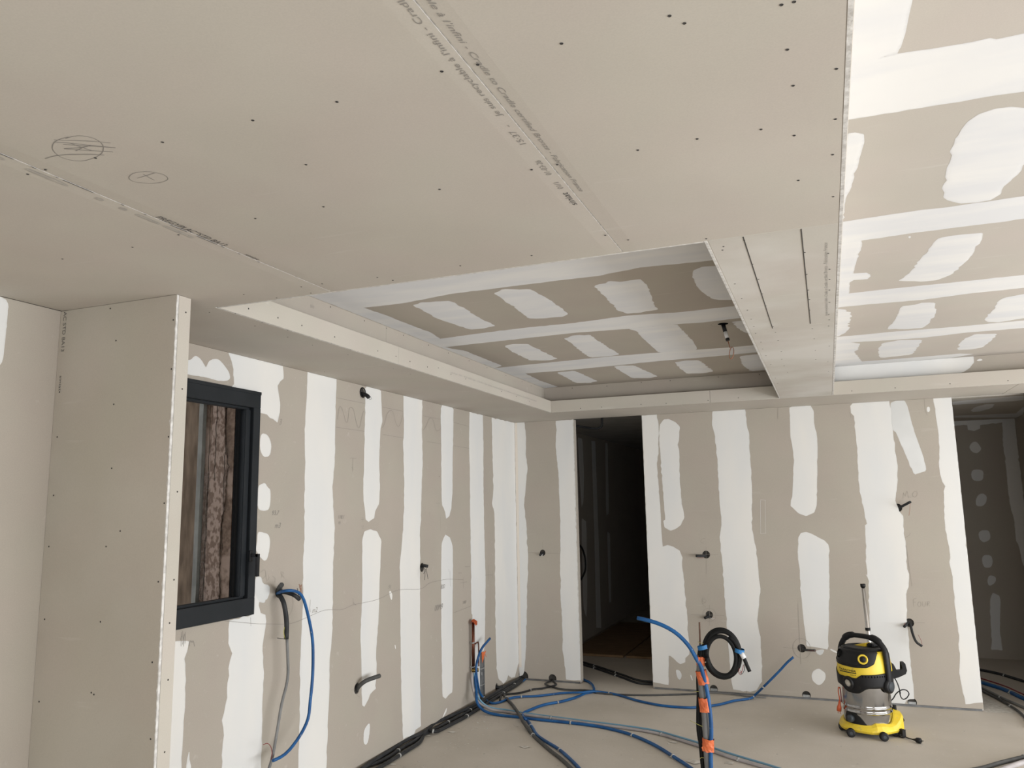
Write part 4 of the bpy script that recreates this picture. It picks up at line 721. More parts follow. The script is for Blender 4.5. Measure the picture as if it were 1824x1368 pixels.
# pinkish mortar run, uneven outline
mort = [(-3.285, 0.7), (-3.29, 1.1), (-3.278, 1.4), (-3.285, 1.7), (-3.272, 2.0), (-3.27, 2.45), (-3.20, 2.45), (-3.19, 2.2), (-3.165, 2.0), (-3.17, 1.8), (-3.20, 1.6), (-3.185, 1.3), (-3.21, 1.0), (-3.2, 0.7)]
bm = bmesh.new(); rnd = random.Random(4)
P = densify(mort, rnd, 0.02, 0.004); va = [bm.verts.new((p.x, 3.573 + rnd.random() * 0.004, p.y)) for p in P]; vb = [bm.verts.new((p.x, 3.585, p.y)) for p in P]
f = bm.faces.new(va); bmesh.ops.triangulate(bm, faces=[f])
for k in range(len(va)):
    k2 = (k + 1) % len(va); bm.faces.new((va[k], va[k2], vb[k2], vb[k]))
obj('mortar_run', bm, M_MORTAR, js)
rnd = random.Random(9)
bm = bmesh.new()
for x_, z0_, z1_ in ((-3.292, 0.9, 2.45), (-3.245, 1.9, 2.35), (-3.175, 1.5, 2.4)):
    q = []; z_ = z0_
    while z_ < z1_: q.append((x_ + rnd.gauss(0, 0.0025), 3.5715, z_)); z_ += 0.03
    tube_bm(bm, q, 0.0016, 4)
obj('crack_line', bm, M_HOLE, js)
# expanded metal lath: a strip of diamond mesh
bm = bmesh.new(); hx = 0.010; hz = 0.028
zz = 0.9
while zz < 1.95:
    xx = -3.326
    while xx < -3.292:
        for s in (1, -1):
            a = Vector((xx, 3.578, zz)); b_ = Vector((xx + hx / 2, 3.574, zz + s * hz / 2)); tube_bm(bm, [a, b_], 0.0014, 3, False)
            c_ = Vector((xx + hx, 3.578, zz)); tube_bm(bm, [b_, c_], 0.0014, 3, False)
        xx += hx
    zz += hz / 1.0
o = obj('metal_lath', bm, M_MORTAR, js); o['kind'] = 'stuff'

# ------------------------------------------------------------------ cables, pipes and clips
def ring_at(bm, P, i, r, w=0.012):
    i = max(1, min(len(P) - 2, i)); c = P[i]; t = (P[i + 1] - P[i - 1]).normalized()
    tube_bm(bm, [c - t * w / 2, c + t * w / 2], r * 1.28, 10)
def cable(name, label, cat, pts, r, mat, clips=(), group=None, step=0.03, n=10):
    P = spline(pts, step)
    bm = bmesh.new(); tube_bm(bm, P, r, n)
    o = obj(name, bm, mat); tag(o, label, cat, group)
    for c_ in clips:
        bm = bmesh.new(); i = int(c_ * (len(P) - 1)); ring_at(bm, P, i, r)
        # clip lug
        i = max(1, min(len(P) - 2, i)); t = (P[i + 1] - P[i - 1]).normalized(); s = t.cross(Z).normalized()
        tube_bm(bm, [P[i] + s * r * 1.2, P[i] + s * (r * 1.2 + 0.008)], 0.004, 6)
        obj('cable_clip', bm, M_TIE, o)
    return o
BL = 0.0105
cable('water_pipe', 'blue pipe rising in the left corner and sweeping across the floor to the back wall', 'pipe',
      [(-2.92,6.7512,0.552),(-2.92,6.6811,0.5323),(-2.92,6.5986,0.5089),(-2.935,6.5644,0.467),(-2.935,6.5238,0.4274),(-2.95,6.519,0.3708),(-2.95,6.5126,0.3206),(-2.95,6.5202,0.2627),(-2.965,6.578,0.1884),(-3.0037,6.7022,0.09),(-2.9857,6.7452,0.04),(-2.947,6.7265,0.02),(-2.8834,6.6966,0.012),(-2.8311,6.7524,0.012),(-2.7965,6.9177,0.012),(-2.7243,6.9956,0.012),(-2.5798,7.0757,0.012),(-2.4176,7.2339,0.012),(-2.2307,7.2784,0.022),(-2.1429,7.3451,0.022),(-2.0294,7.3745,0.012),(-1.8949,7.3195,0.012),(-1.6841,7.1689,0.012),(-1.4519,7.0663,0.012),(-1.247,7.0633,0.012),(-1.159,7.1025,0.012),(-1.0031,7.237,0.012),(-0.8892,7.4192,0.012),(-0.7651,7.5426,0.012),(-0.7281,7.6016,0.03),(-0.6416,7.5,0.1264),(-0.5144,7.5,0.2535),(-0.4256,7.5,0.3479),(-0.3758,7.5,0.3899)], BL, M_BLUE, (0.19, 0.305, 0.50, 0.92, 0.87))
cable('water_pipe', 'blue pipe from the copper risers running forward to the taped bundle', 'pipe',
      [(-2.96,6.5133,0.2942),(-2.95,6.4875,0.2488),(-2.93,6.4646,0.1786),(-2.886,6.376,0.1),(-2.8512,6.3768,0.05),(-2.7818,6.3648,0.02),(-2.6473,6.3477,0.012),(-2.4883,6.3413,0.012),(-2.3088,6.3203,0.012),(-2.0747,6.3099,0.012),(-1.8973,6.2942,0.012),(-1.7305,6.2535,0.012),(-1.5145,6.1424,0.012),(-1.2914,5.9417,0.012),(-1.0988,5.6994,0.012),(-0.9615,5.5151,0.012),(-0.8031,5.2559,0.012)], BL * 1.1, M_BLUE, (0.25, 0.40, 0.60, 0.80, 0.93))
cable('heating_pipe', 'pale grey pipe crossing the floor behind the taped bundle to the lower edge', 'pipe',
      [(-2.975,6.473,0.3063),(-2.965,6.4558,0.2289),(-2.945,6.4423,0.1622),(-2.9231,6.4474,0.1),(-2.8729,6.4626,0.05),(-2.7745,6.4418,0.025),(-2.6968,6.4677,0.012),(-2.524,6.4338,0.012),(-2.3105,6.4006,0.012),(-1.8836,6.3374,0.012),(-1.6149,6.3003,0.012),(-1.3522,6.2397,0.012),(-1.1378,6.1153,0.012),(-0.9582,5.9917,0.012),(-0.7749,5.8435,0.012),(-0.6073,5.739,0.012),(-0.4803,5.663,0.012),(-0.2988,5.5168,0.012)], BL, M_PALE, (0.3, 0.62, 0.75, 0.86))
cable('heating_pipe', 'thin pale blue pipe lying against the pale grey floor pipe', 'pipe',
      [(-2.965,6.5024,0.3012),(-2.955,6.485,0.2235),(-2.935,6.4752,0.1558),(-2.8985,6.4551,0.1),(-2.8469,6.4708,0.05),(-2.7785,6.4894,0.025),(-2.688,6.5251,0.012),(-2.5444,6.4864,0.012),(-2.3271,6.4475,0.012),(-1.8991,6.3912,0.012),(-1.6289,6.3571,0.012),(-1.3652,6.303,0.012),(-1.1496,6.1835,0.012),(-0.9692,6.0679,0.012),(-0.7844,5.9258,0.012),(-0.6139,5.814,0.012),(-0.485,5.7352,0.012),(-0.3016,5.6031,0.012)], BL * 0.7, M_PALEBLUE)
cable('water_pipe', 'blue pipe coming round the left jamb of the dark doorway, then bending forward', 'pipe',
      [(-2.4546,7.9881,0.012),(-2.3794,7.8331,0.012),(-2.3224,7.7786,0.012),(-2.2582,7.6858,0.012),(-2.201,7.5537,0.012),(-2.1691,7.458,0.012),(-2.1655,7.3716,0.006),(-2.211,7.3145,0.006),(-2.2244,7.2406,0.006),(-2.2572,7.0817,0.012),(-2.3242,6.9317,0.012),(-2.403,6.8269,0.012),(-2.4514,6.7222,0.012),(-2.4844,6.5816,0.012),(-2.4994,6.5029,0.012),(-2.4991,6.4512,0.012),(-2.4782,6.3966,0.012),(-2.4069,6.2457,0.03),(-2.3841,6.2598,0.012),(-2.2754,6.0768,0.012),(-2.1864,5.9232,0.012),(-2.0866,5.8043,0.012),(-1.9182,5.6356,0.012),(-1.7984,5.4851,0.012),(-1.6563,5.2824,0.012),(-1.5116,5.0464,0.012)], BL * 1.1, M_BLUE, (0.02, 0.33, 0.60, 0.79))
cable('conduit', 'dark grey corrugated conduit passing over the blue pipes to the lower edge', 'conduit',
      [(-2.8875,6.9934,0.012),(-2.7755,6.8229,0.012),(-2.648,6.6281,0.014),(-2.4268,6.2308,0.034),(-2.3818,6.1462,0.034),(-2.2417,5.9498,0.012),(-2.1136,5.7743,0.012),(-1.9604,5.5826,0.012),(-1.8242,5.4219,0.012),(-1.7063,5.2657,0.012),(-1.5495,5.0336,0.012)], BL * 1.25, M_CONDUIT_D, (0.05, 0.55))
cable('conduit', 'black conduit curling out of the hole beside the dark doorway towards the left corner', 'conduit',
      [(-2.6795,7.73,0.0143),(-2.6009,7.5833,0.02),(-2.5627,7.5257,0.02),(-2.5551,7.4117,0.03),(-2.6177,7.4479,0.01),(-2.6527,7.3702,0.01),(-2.7236,7.3086,0.01),(-2.7463,7.2363,0.01),(-2.7768,7.1703,0.01),(-2.8049,7.1158,0.01),(-2.8725,7.0695,0.01),(-2.9198,7.0049,0.01),(-2.8538,6.8072,0.01)], BL * 0.85, M_CONDUIT, (0.55,))
cable('conduit', 'black conduit leaving the same hole to the right along the back wall', 'conduit',
      [(-2.6861,7.73,0.008),(-2.6838,7.6394,0.012),(-2.6889,7.5533,0.012),(-2.6316,7.4883,0.012),(-2.5907,7.4601,0.012),(-2.4745,7.3895,0.012),(-2.3525,7.3881,0.012),(-2.2404,7.4151,0.012),(-2.1485,7.4058,0.008),(-2.1151,7.3533,0.008),(-1.8746,7.3571,0.008),(-1.6634,7.4039,0.008),(-1.4608,7.4864,0.008),(-1.2335,7.5958,0.008)], BL * 0.8, M_CONDUIT_D)
cable('conduit', 'thin grey conduit lying along the foot of the back wall right of the taped bundle', 'conduit',
      [(-1.2385,7.6302,0.01),(-1.0579,7.6735,0.01),(-0.9143,7.6543,0.01),(-0.7857,7.6191,0.01),(-0.636,7.6289,0.01)], BL * 0.55, M_GREY)
# bundle along the left wall
HB = 'black conduits bundled along the left wall'
cable('conduit', 'black conduit nearest the wall in the bundle along the left wall', 'conduit',
      [(-3.011,7.74,0.011),(-2.9684,7.4876,0.035),(-2.9742,7.1839,0.035),(-2.9644,6.8376,0.035),(-2.9711,6.4227,0.035),(-2.9875,6.2578,0.035),(-3.0227,5.971,0.035),(-3.0299,5.8504,0.035),(-2.9995,5.7013,0.035),(-2.9969,5.5717,0.035),(-3.0206,5.4592,0.035),(-3.0137,5.2424,0.035),(-3.0046,5.0771,0.035),(-2.9949,4.8697,0.035),(-2.9785,4.7108,0.035)], 0.0135, M_CONDUIT, (), HB)
cable('conduit', 'middle black conduit of the bundle along the left wall, with a cut tip', 'conduit',
      [(-2.9878,7.74,0.0065),(-2.9509,7.4916,0.018),(-2.9477,7.2731,0.018),(-2.9517,7.0383,0.018),(-2.9551,6.5152,0.018),(-2.9543,6.2625,0.018),(-2.9598,6.1844,0.018),(-2.9715,5.9376,0.018),(-2.98,5.8195,0.018),(-2.9971,5.6588,0.018),(-2.9904,5.5232,0.018),(-2.9793,5.455,0.018),(-2.9824,5.2765,0.018),(-2.9692,5.0591,0.018),(-2.9781,4.9512,0.018),(-3.0145,4.8626,0.018),(-3.0756,4.8255,0.018)], 0.0135, M_CONDUIT, (0.13, 0.47, 0.61, 0.86), HB)
cable('conduit', 'black conduit outermost in the bundle along the left wall', 'conduit',
      [(-2.9712,7.74,0.0045),(-2.9385,7.5432,0.014),(-2.9263,7.2988,0.014),(-2.9258,7.065,0.014),(-2.916,6.4765,0.014),(-2.9126,6.2036,0.014),(-2.9262,5.9566,0.014),(-2.941,5.7693,0.014),(-2.9486,5.6933,0.03),(-3.0631,5.7451,0.03),(-3.0084,5.6489,0.014),(-2.9385,5.4631,0.014),(-2.9269,5.2902,0.014),(-2.9236,5.0441,0.014),(-2.9215,4.9074,0.014),(-2.9188,4.7852,0.014)], 0.0135, M_CONDUIT, (0.22, 0.49, 0.66, 0.89), HB)
cable('water_pipe', 'short blue pipe entering the hole in the back corner beside the black conduits', 'pipe',
      [(-2.9613,7.74,0.0021),(-2.9401,7.5811,0.012),(-2.9377,7.441,0.012),(-2.9383,7.345,0.012),(-2.9419,7.2901,0.012)], BL, M_BLUE)
cable('conduit', 'black conduit stub poking from the hole low on the left wall near the grey rail', 'conduit stub',
      [(-3.035, 7.13, 0.05), (-3.0, 7.13, 0.045), (-2.975, 7.16, 0.05)], 0.015, M_CONDUIT)
# right side, past the wall end
for pts, r_, m_, lab, cl in (
    ([(1.2101,9.5522,0.012),(1.306,9.4388,0.012),(1.4388,9.2877,0.012),(1.5946,8.9778,0.012),(1.7574,8.6557,0.012)], 0.013, M_CONDUIT, 'black conduit farthest back on the floor of the dim room', (0.4,)),
    ([(1.148,9.1073,0.03),(1.2309,8.9159,0.03),(1.3706,8.6313,0.03),(1.4646,8.3079,0.03),(1.6022,7.9534,0.03)], 0.006, M_RED, 'thin red pipe lying on the blue one beyond the wall end', ()),
    ([(1.1275,8.9747,0.014),(1.2163,8.8034,0.014),(1.3533,8.5431,0.014),(1.4452,8.2175,0.014),(1.5727,7.8289,0.014)], 0.017, M_BLUE, 'thick blue pipe beyond the wall end under the red one', (0.5,)),
    ([(1.1188,8.7253,0.014),(1.1823,8.5579,0.014),(1.2865,8.1676,0.014),(1.3797,7.8849,0.014),(1.498,7.4949,0.014)], 0.011, M_GREY, 'grey conduit beyond the wall end with a white clip', (0.4,)),
    ([(1.0984,8.5874,0.012),(1.1674,8.4369,0.012),(1.2652,8.0495,0.012),(1.3079,7.8077,0.012),(1.3196,7.5803,0.012),(1.3018,7.2474,0.012)], 0.010, M_CONDUIT_D, 'dark conduit curving forward from under the grey one beyond the wall end', (0.5, 0.85)),
    ([(0.6611,5.9757,0.012),(0.8036,6.1085,0.012),(0.9325,6.2626,0.012),(1.0942,6.4359,0.012),(1.2626,6.6077,0.012)], 0.014, M_CONDUIT_D, 'dark conduit crossing the lower right corner of the floor', (0.72,)),
    ([(0.724,5.855,0.012),(0.9042,6.1013,0.012),(1.0716,6.3207,0.012),(1.2431,6.518,0.012)], 0.017, M_PALE, 'pale grey pipe in the lower right corner of the floor', ())):
    cable('floor_pipe', lab, 'pipe', pts, r_, m_, cl)
# corridor floor bundle
for pts, lab in (([(-2.6411,8.589,0.01),(-2.4059,8.3938,0.01),(-2.0458,8.0547,0.01),(-1.8387,7.8562,0.01),(-1.6808,7.8473,0.01),(-1.5207,7.812,0.01)], 'front black conduit crossing the floor of the dark doorway'), ([(-2.6794,8.7164,0.01),(-2.4396,8.5144,0.01),(-2.0763,8.1788,0.01),(-1.8665,7.9802,0.01),(-1.7002,7.9424,0.01),(-1.5391,7.9123,0.01)], 'rear black conduit crossing the floor of the dark doorway')):
    cable('conduit', lab, 'conduit', pts, 0.011, M_CONDUIT, (0.2, 0.5))

# ------------------------------------------------------------------ copper risers and grey rail in the left corner
cp = thing('copper_riser', 'pair of dark copper pipes with orange cap standing against the left wall near the corner', 'pipe', (LX, 6.54, 0))
def W2(o): return o
def cyl(name, a, b, r, mat, parent, n=14):
    bm = bmesh.new(); tube_bm(bm, [Vector(a), Vector(b)], r, n); return obj(name, bm, mat, parent)
zt_, zb_ = 0.72, 0.33
cyl('copper_pipe', (-2.985, 6.520, zb_), (-2.985, 6.520, zt_), 0.0085, M_COPPER, cp)
cyl('copper_pipe', (-2.985, 6.545, zb_), (-2.985, 6.545, zt_), 0.0085, M_COPPER, cp)
bm = bmesh.new(); tube_bm(bm, spline([(-2.975, 6.55, 0.535), (-2.965, 6.575, 0.545), (-2.96, 6.59, 0.525), (-2.96, 6.59, 0.34)], 0.01), 0.006, 10); obj('branch_pipe', bm, M_COPPER, cp)
for zc in (0.345, 0.548):
    bm = bmesh.new()
    for yy in (6.520, 6.545): tube_bm(bm, [(-2.985, yy, zc - 0.006), (-2.985, yy, zc + 0.006)], 0.0115, 12)
    box(bm, LX + 0.001, -2.985, 6.525, 6.54, zc - 0.006, zc + 0.006); tube_bm(bm, [(-2.985, 6.50, zc), (-2.985, 6.508, zc)], 0.004, 6)
    obj('pipe_clamp', bm, M_STEEL_T, cp)
for yy, zc in ((6.520, 0.318), (6.545, 0.312), (6.575, 0.312)):
    bm = bmesh.new(); lathe(bm, [(0.006, -0.016), (0.010, -0.015), (0.010, -0.004), (0.0125, -0.003), (0.0125, 0.006), (0.009, 0.007), (0.009, 0.016)], (-2.985 if yy < 6.57 else -2.965, yy, zc), 'z', 6)
    obj('brass_fitting', bm, M_BRASS, cp)
bm = bmesh.new(); rnd = random.Random(8)
rows = []
for (xx, z_, hw) in ((-3.005, 0.725, .035), (-2.985, 0.752, .030), (-2.965, 0.74, .035), (-2.95, 0.705, .02)):
    rows.append([bm.verts.new((xx + rnd.gauss(0, .003), 6.535 + s * hw + rnd.gauss(0, .003), z_ - abs(s) * 0.014)) for s in (-1.1, -0.4, 0.3, 1)])
for a, b_ in zip(rows, rows[1:]):
    for k in range(3): bm.faces.new((a[k], a[k + 1], b_[k + 1], b_[k]))
e_ = bmesh.ops.solidify(bm, geom=bm.faces[:], thickness=0.002)
obj('orange_tape_cap', bm, M_ORANGE, cp)
gr = thing('galvanised_rail', 'dark grey perforated metal rail with an orange tag in the left corner', 'rail', (LX, 6.79, 0))
bm = bmesh.new(); box(bm, LX + 0.001, LX + 0.004, 6.745, 6.815, 0.02, 0.415); box(bm, LX + 0.004, LX + 0.016, 6.745, 6.748, 0.02, 0.415); box(bm, LX + 0.004, LX + 0.016, 6.812, 6.815, 0.02, 0.415)
obj('rail_body', bm, M_GALV_DULL, gr)
boxes('rail_slot', [(LX + 0.004, LX + 0.0045, 6.775, 6.783, 0.225, 0.25)], M_WHITE_LAB, gr)
for zc in (0.145, 0.285):
    bm = bmesh.new(); box(bm, LX + 0.004, LX + 0.0195, 6.742, 6.818, zc - 0.005, zc + 0.004); bmesh.ops.bevel(bm, geom=bm.edges[:], offset=0.001, segments=1, affect='EDGES'); obj('rail_bracket', bm, M_STEEL_T, gr)
bm = bmesh.new()
pts = [(LX + 0.018, 6.75, 0.432), (LX + 0.02, 6.80, 0.425), (LX + 0.022, 6.835, 0.428), (LX + 0.022, 6.80, 0.395), (LX + 0.02, 6.775, 0.355), (LX + 0.019, 6.758, 0.335), (LX + 0.018, 6.752, 0.37)]
f = bm.faces.new([bm.verts.new(p) for p in pts]); bmesh.ops.triangulate(bm, faces=[f]); bmesh.ops.solidify(bm, geom=bm.faces[:], thickness=0.0025)
obj('orange_tag', bm, M_ORANGE, gr)
bm = bmesh.new(); tube_bm(bm, [(LX + 0.02, 6.825, 0.40), (LX + 0.024, 6.84, 0.372)], 0.002, 6); obj('tag_string', bm, M_ORANGE, gr)

# ------------------------------------------------------------------ conduit stubs and sockets in the walls
SG = 'conduit stubs in the walls'
def stub(label, pts, r, mat, wires=(), ringat=None):
    t = thing('conduit_stub', label, 'conduit', pts[0], 0, SG)
    P = spline(pts, 0.01); bm = bmesh.new(); tube_bm(bm, P, r, 10); obj('conduit', bm, mat, t)
    for w_, m_ in wires:
        bm = bmesh.new(); tube_bm(bm, spline(w_, 0.01), 0.0015, 5); obj('wire', bm, m_, t)
    return t
stub('dark conduit end with coiled wire in the hole under the left ceiling edge', [(-3.04, 4.755, 2.54), (-3.0, 4.75, 2.53), (-2.975, 4.748, 2.518), (-2.962, 4.746, 2.505)], 0.014, M_CONDUIT,
     [([(-2.96, 4.75, 2.52), (-2.95, 4.765, 2.50), (-2.955, 4.75, 2.49), (-2.96, 4.74, 2.50)], M_STEEL_T)])
bm = bmesh.new(); lathe(bm, [(0.034, 0.0), (0.038, 0.004), (0.034, 0.008), (0.030, 0.004)], (LX, 4.755, 2.545), 'x', 24, close=False)
o = obj('socket_ring', bm, M_BLACKPL); tag(o, 'black plastic ring round the hole under the left ceiling edge', 'socket ring')
hb = thing('conduit_stub', 'grey and black conduit ends with cut wires in the wall beside the window', 'conduit', (LX, 3.888, 1.26), 0, SG)
bm = bmesh.new(); tube_bm(bm, [(-3.03,3.885,1.2555),(-2.97,3.8261,1.2895),(-2.93,3.793,1.3095)], 0.014, 12, True); obj('conduit', bm, M_CONDUIT_D, hb)
bm = bmesh.new(); tube_bm(bm, spline([(-3.03,3.8916,1.2516),(-2.98,3.8476,1.239),(-2.95,3.8386,1.2088),(-2.94,3.8488,1.1482),(-2.94,3.8606,1.0831),(-2.94,3.8615,0.9999)]), 0.0135, 12); obj('conduit', bm, M_CONDUIT, hb)
bm = bmesh.new(); tube_bm(bm, spline([(-3.03,3.8942,1.2529),(-2.97,3.8661,1.2613),(-2.93,3.8798,1.2504),(-2.9,3.8802,1.2398),(-2.9,3.9171,1.2172)]), 0.012, 12); obj('conduit', bm, M_CONDUIT, hb)
for w_, m_ in (([(-2.9,3.9143,1.2216),(-2.9,3.9367,1.2353),(-2.9,3.9259,1.2689),(-2.9,3.9152,1.3024)], M_WIRECU), ([(-2.9,3.9143,1.2199),(-2.9,3.9418,1.2428),(-2.9,3.9351,1.276),(-2.9,3.9263,1.2948)], M_WIRECU), ([(-2.9,3.9171,1.2172),(-2.9,3.9255,1.2446),(-2.9,3.9262,1.2607),(-2.9,3.9383,1.2985)], M_WIRECU), ([(-2.9,3.9143,1.2216),(-2.9,3.9063,1.2547),(-2.9,3.8986,1.2797)], M_CONDUIT), ([(-2.94,3.8615,0.9999),(-2.94,3.8125,1.0099),(-2.94,3.7806,1.018)], M_CONDUIT), ([(-2.94,3.8418,1.0699),(-2.94,3.8367,1.0391),(-2.94,3.8485,1.0043)], M_YEL_TIE)):
    bm = bmesh.new(); tube_bm(bm, spline(w_, 0.01), 0.0018, 5); obj('wire', bm, m_, hb)
cable('water_pipe', 'long blue pipe looping down the left wall from the hole beside the window', 'pipe',
      [(-3.03,3.8788,1.2481),(-2.97,3.8273,1.263),(-2.92,3.7944,1.274),(-2.88,3.8129,1.2769),(-2.88,3.886,1.2573),(-2.88,3.9349,1.2117),(-2.88,3.987,1.1),(-2.88,4.026,0.9807),(-2.88,4.0371,0.8656),(-2.88,4.0344,0.7456),(-2.88,4.0179,0.6298),(-2.88,4.0007,0.5393),(-2.88,3.9365,0.47),(-2.88,3.8355,0.4135),(-2.88,3.7618,0.397),(-2.88,3.6955,0.3976)], BL * 0.85, M_BLUE)
gc = cable('conduit', 'grey cable hanging straight down the left wall below the window handle hole', 'conduit',
      [(-2.94,3.8666,1.0014),(-2.94,3.879,0.8906),(-2.94,3.8849,0.8111),(-2.94,3.8723,0.7434),(-2.94,3.8342,0.6514),(-2.94,3.8024,0.5223),(-2.94,3.771,0.4036),(-2.94,3.7435,0.345),(-2.94,3.6997,0.2708)], BL * 0.8, M_GREY)
bm = bmesh.new(); tube_bm(bm, spline([(-2.93,3.7436,0.3827),(-2.93,3.7496,0.4105),(-2.93,3.7382,0.4506),(-2.93,3.7071,0.4775),(-2.93,3.6717,0.4797)], 0.01), 0.0018, 5); obj('red_wire', bm, M_RED, gc)
stub('black wires bunched in the hole between two white bands of the left wall', [(-3.04, 5.652, 1.27), (-3.0, 5.65, 1.275), (-2.975, 5.665, 1.27)], 0.012, M_CONDUIT,
     [([(-3,5.6223,1.2655),(-2.96,5.582,1.2356),(-2.96,5.582,1.1889),(-2.96,5.5761,1.1721)], M_CONDUIT), ([(-3,5.6223,1.2722),(-2.96,5.6053,1.2404),(-2.96,5.6287,1.1982),(-2.96,5.6346,1.1748)], M_CONDUIT), ([(-3,5.6369,1.2684),(-2.96,5.6112,1.2843),(-2.96,5.6053,1.2471),(-2.96,5.5617,1.2213)], M_CONDUIT)])
stub('thick grey conduit curving out of the low hole in the left wall', [(-3.04,4.7548,0.5239),(-3,4.7301,0.5598),(-2.96,4.7526,0.5914),(-2.93,4.8712,0.6003)], 0.0145, M_CONDUIT_D)
stub('short dark conduit in the hole left of the dark doorway', [(-2.739, 7.74, 1.25), (-2.74, 7.70, 1.24), (-2.755, 7.67, 1.232)], 0.012, M_CONDUIT, [([(-2.73, 7.69, 1.24), (-2.735, 7.66, 1.225)], M_WHITE_LAB), ([(-2.728, 7.69, 1.236), (-2.73, 7.66, 1.221)], M_WHITE_LAB)])
stub('dark conduit pointing left from the hole right of the dark doorway', [(-1.1012,7.74,1.239),(-1.1271,7.69,1.2331),(-1.1892,7.65,1.2352)], 0.012, M_CONDUIT, [([(-1.1251,7.69,1.2154),(-1.1813,7.65,1.2176)], M_RED)])
stub('short black conduit in the pencil-circled hole above the cable coil', [(-1.1086,7.74,0.6926),(-1.1185,7.7,0.6787),(-1.1381,7.66,0.6718)], 0.013, M_CONDUIT, [([(-1.0955,7.69,0.6736),(-1.0744,7.69,0.66),(-1.0551,7.69,0.6678)], M_WHITE_LAB)])
stub('black conduit with a bare brown wire in the highest hole of the back wall', [(0.5634,7.74,1.6498),(0.5917,7.69,1.666),(0.6585,7.62,1.7052)], 0.011, M_CONDUIT, [([(0.6556,7.62,1.6987),(0.6487,7.62,1.6458),(0.6366,7.62,1.589)], M_WIRECU)])
stub('black conduit drooping from the hole under the pencilled word on the back wall', [(0.5718,7.74,0.6755),(0.5776,7.69,0.6651),(0.5842,7.64,0.6025),(0.6027,7.6,0.5458),(0.6426,7.6,0.5132)], 0.0105, M_CONDUIT, [([(0.6426,7.6,0.5132),(0.6408,7.6,0.5533),(0.6216,7.6,0.6043)], M_RED)])
stub('stubby black conduit beside the drooping one under the pencilled word', [(0.5673,7.74,0.6872),(0.5451,7.69,0.6697),(0.5253,7.66,0.6579)], 0.012, M_CONDUIT, [([(0.534,7.67,0.6874),(0.5265,7.67,0.6636)], M_RED)])
stub('dark conduit with red wire pointing right from the low circled hole', [(-0.3129,7.74,0.4206),(-0.2732,7.69,0.4224),(-0.1985,7.64,0.4309)], 0.010, M_CONDUIT_D, [([(-0.2606,7.66,0.4232),(-0.1915,7.63,0.4293)], M_RED)])

# lamp lead hanging from the left tray
ll = thing('lamp_lead', 'black connector and coiled wire hanging from the hole in the raised ceiling', 'lamp lead', (-0.538, 5.03, TZ))
bm = bmesh.new(); lathe(bm, [(0.0, -0.0005), (0.032, -0.0006), (0.032, -0.0012), (0.0, -0.0013)], (-0.538, 5.03, TZ), 'z', 24, close=False); obj('hole_dark_disc', bm, M_HOLE, ll)  # flat black disc on the uncut board paints the dark of the hole
marks(ce, 'z-', TZ, [arc((-0.538, 5.03), 0.075, 0.06, n=40)], 0.0018, M_PENCIL, 0.0014)
base_ = Vector((-0.538, 5.03, TZ)); d_ = (Vector((-0.505, 5.02, TZ - 0.15)) - base_).normalized()
cyl('connector', base_ + d_ * 0.002, base_ + d_ * 0.055, 0.013, M_BLACKPL, ll)
cyl('sleeve', base_ + d_ * 0.055, base_ + d_ * 0.10, 0.012, M_WHITE_LAB, ll)
cyl('gland', base_ + d_ * 0.10, base_ + d_ * 0.116, 0.0125, M_BLACKPL, ll)
bm = bmesh.new(); cpt = base_ + d_ * 0.20
for k in range(3):
    tube_bm(bm, [cpt + Vector((0.013 * math.cos(a), 0.004 * k - 0.004, 0.038 * math.sin(a))) + Vector((0.006 * math.sin(a), 0, 0)) for a in [j * PI / 8 for j in range(17)]], 0.002, 6, False)
tube_bm(bm, [base_ + d_ * 0.116, base_ + d_ * 0.165], 0.003, 6)
obj('wire_coil', bm, M_WIRECU, ll)

# ------------------------------------------------------------------ taped bundle standing in the foreground
PY = 5.2
gp = cable('drain_pipe', 'grey upright pipe wrapped with orange tape in the standing bundle', 'pipe',
      [(-0.80, 5.22, 0.0)] + [(-0.8036,5.2,0.1674),(-0.8029,5.2,0.3396),(-0.8052,5.2,0.4296),(-0.8115,5.2,0.527),(-0.8158,5.2,0.5828),(-0.8186,5.2,0.639),(-0.8193,5.2,0.6814),(-0.8178,5.2,0.7382),(-0.8133,5.2,0.7669)], 0.0205, M_GREYPIPE, n=16)
bp_ = cable('water_pipe', 'blue upright pipe bending over to the left at the top of the standing bundle', 'pipe',
      [(-0.78, 5.17, 0.0)] + [(-0.779,5.18,0.2028),(-0.7676,5.18,0.3476),(-0.7684,5.18,0.4372),(-0.7767,5.18,0.5477),(-0.7873,5.18,0.6169),(-0.7993,5.165,0.6893),(-0.8101,5.165,0.731),(-0.8315,5.165,0.7651),(-0.8647,5.165,0.8273),(-0.9062,5.165,0.879),(-0.9631,5.165,0.9269),(-1.0363,5.165,0.9638),(-1.1095,5.165,0.9864),(-1.1971,5.165,1.0033)], 0.0125, M_BLUE, n=14)
bk = cable('conduit', 'black cable climbing behind the grey upright pipe into the coil', 'cable',
      [(-0.83, 5.23, 0.0)] + [(-0.838,5.22,0.1377),(-0.8419,5.22,0.2409),(-0.8516,5.22,0.3304),(-0.8476,5.22,0.4356),(-0.8398,5.22,0.5417),(-0.839,5.22,0.6125),(-0.8331,5.22,0.6839),(-0.8249,5.22,0.7699),(-0.8127,5.22,0.8349)], 0.013, M_COIL)
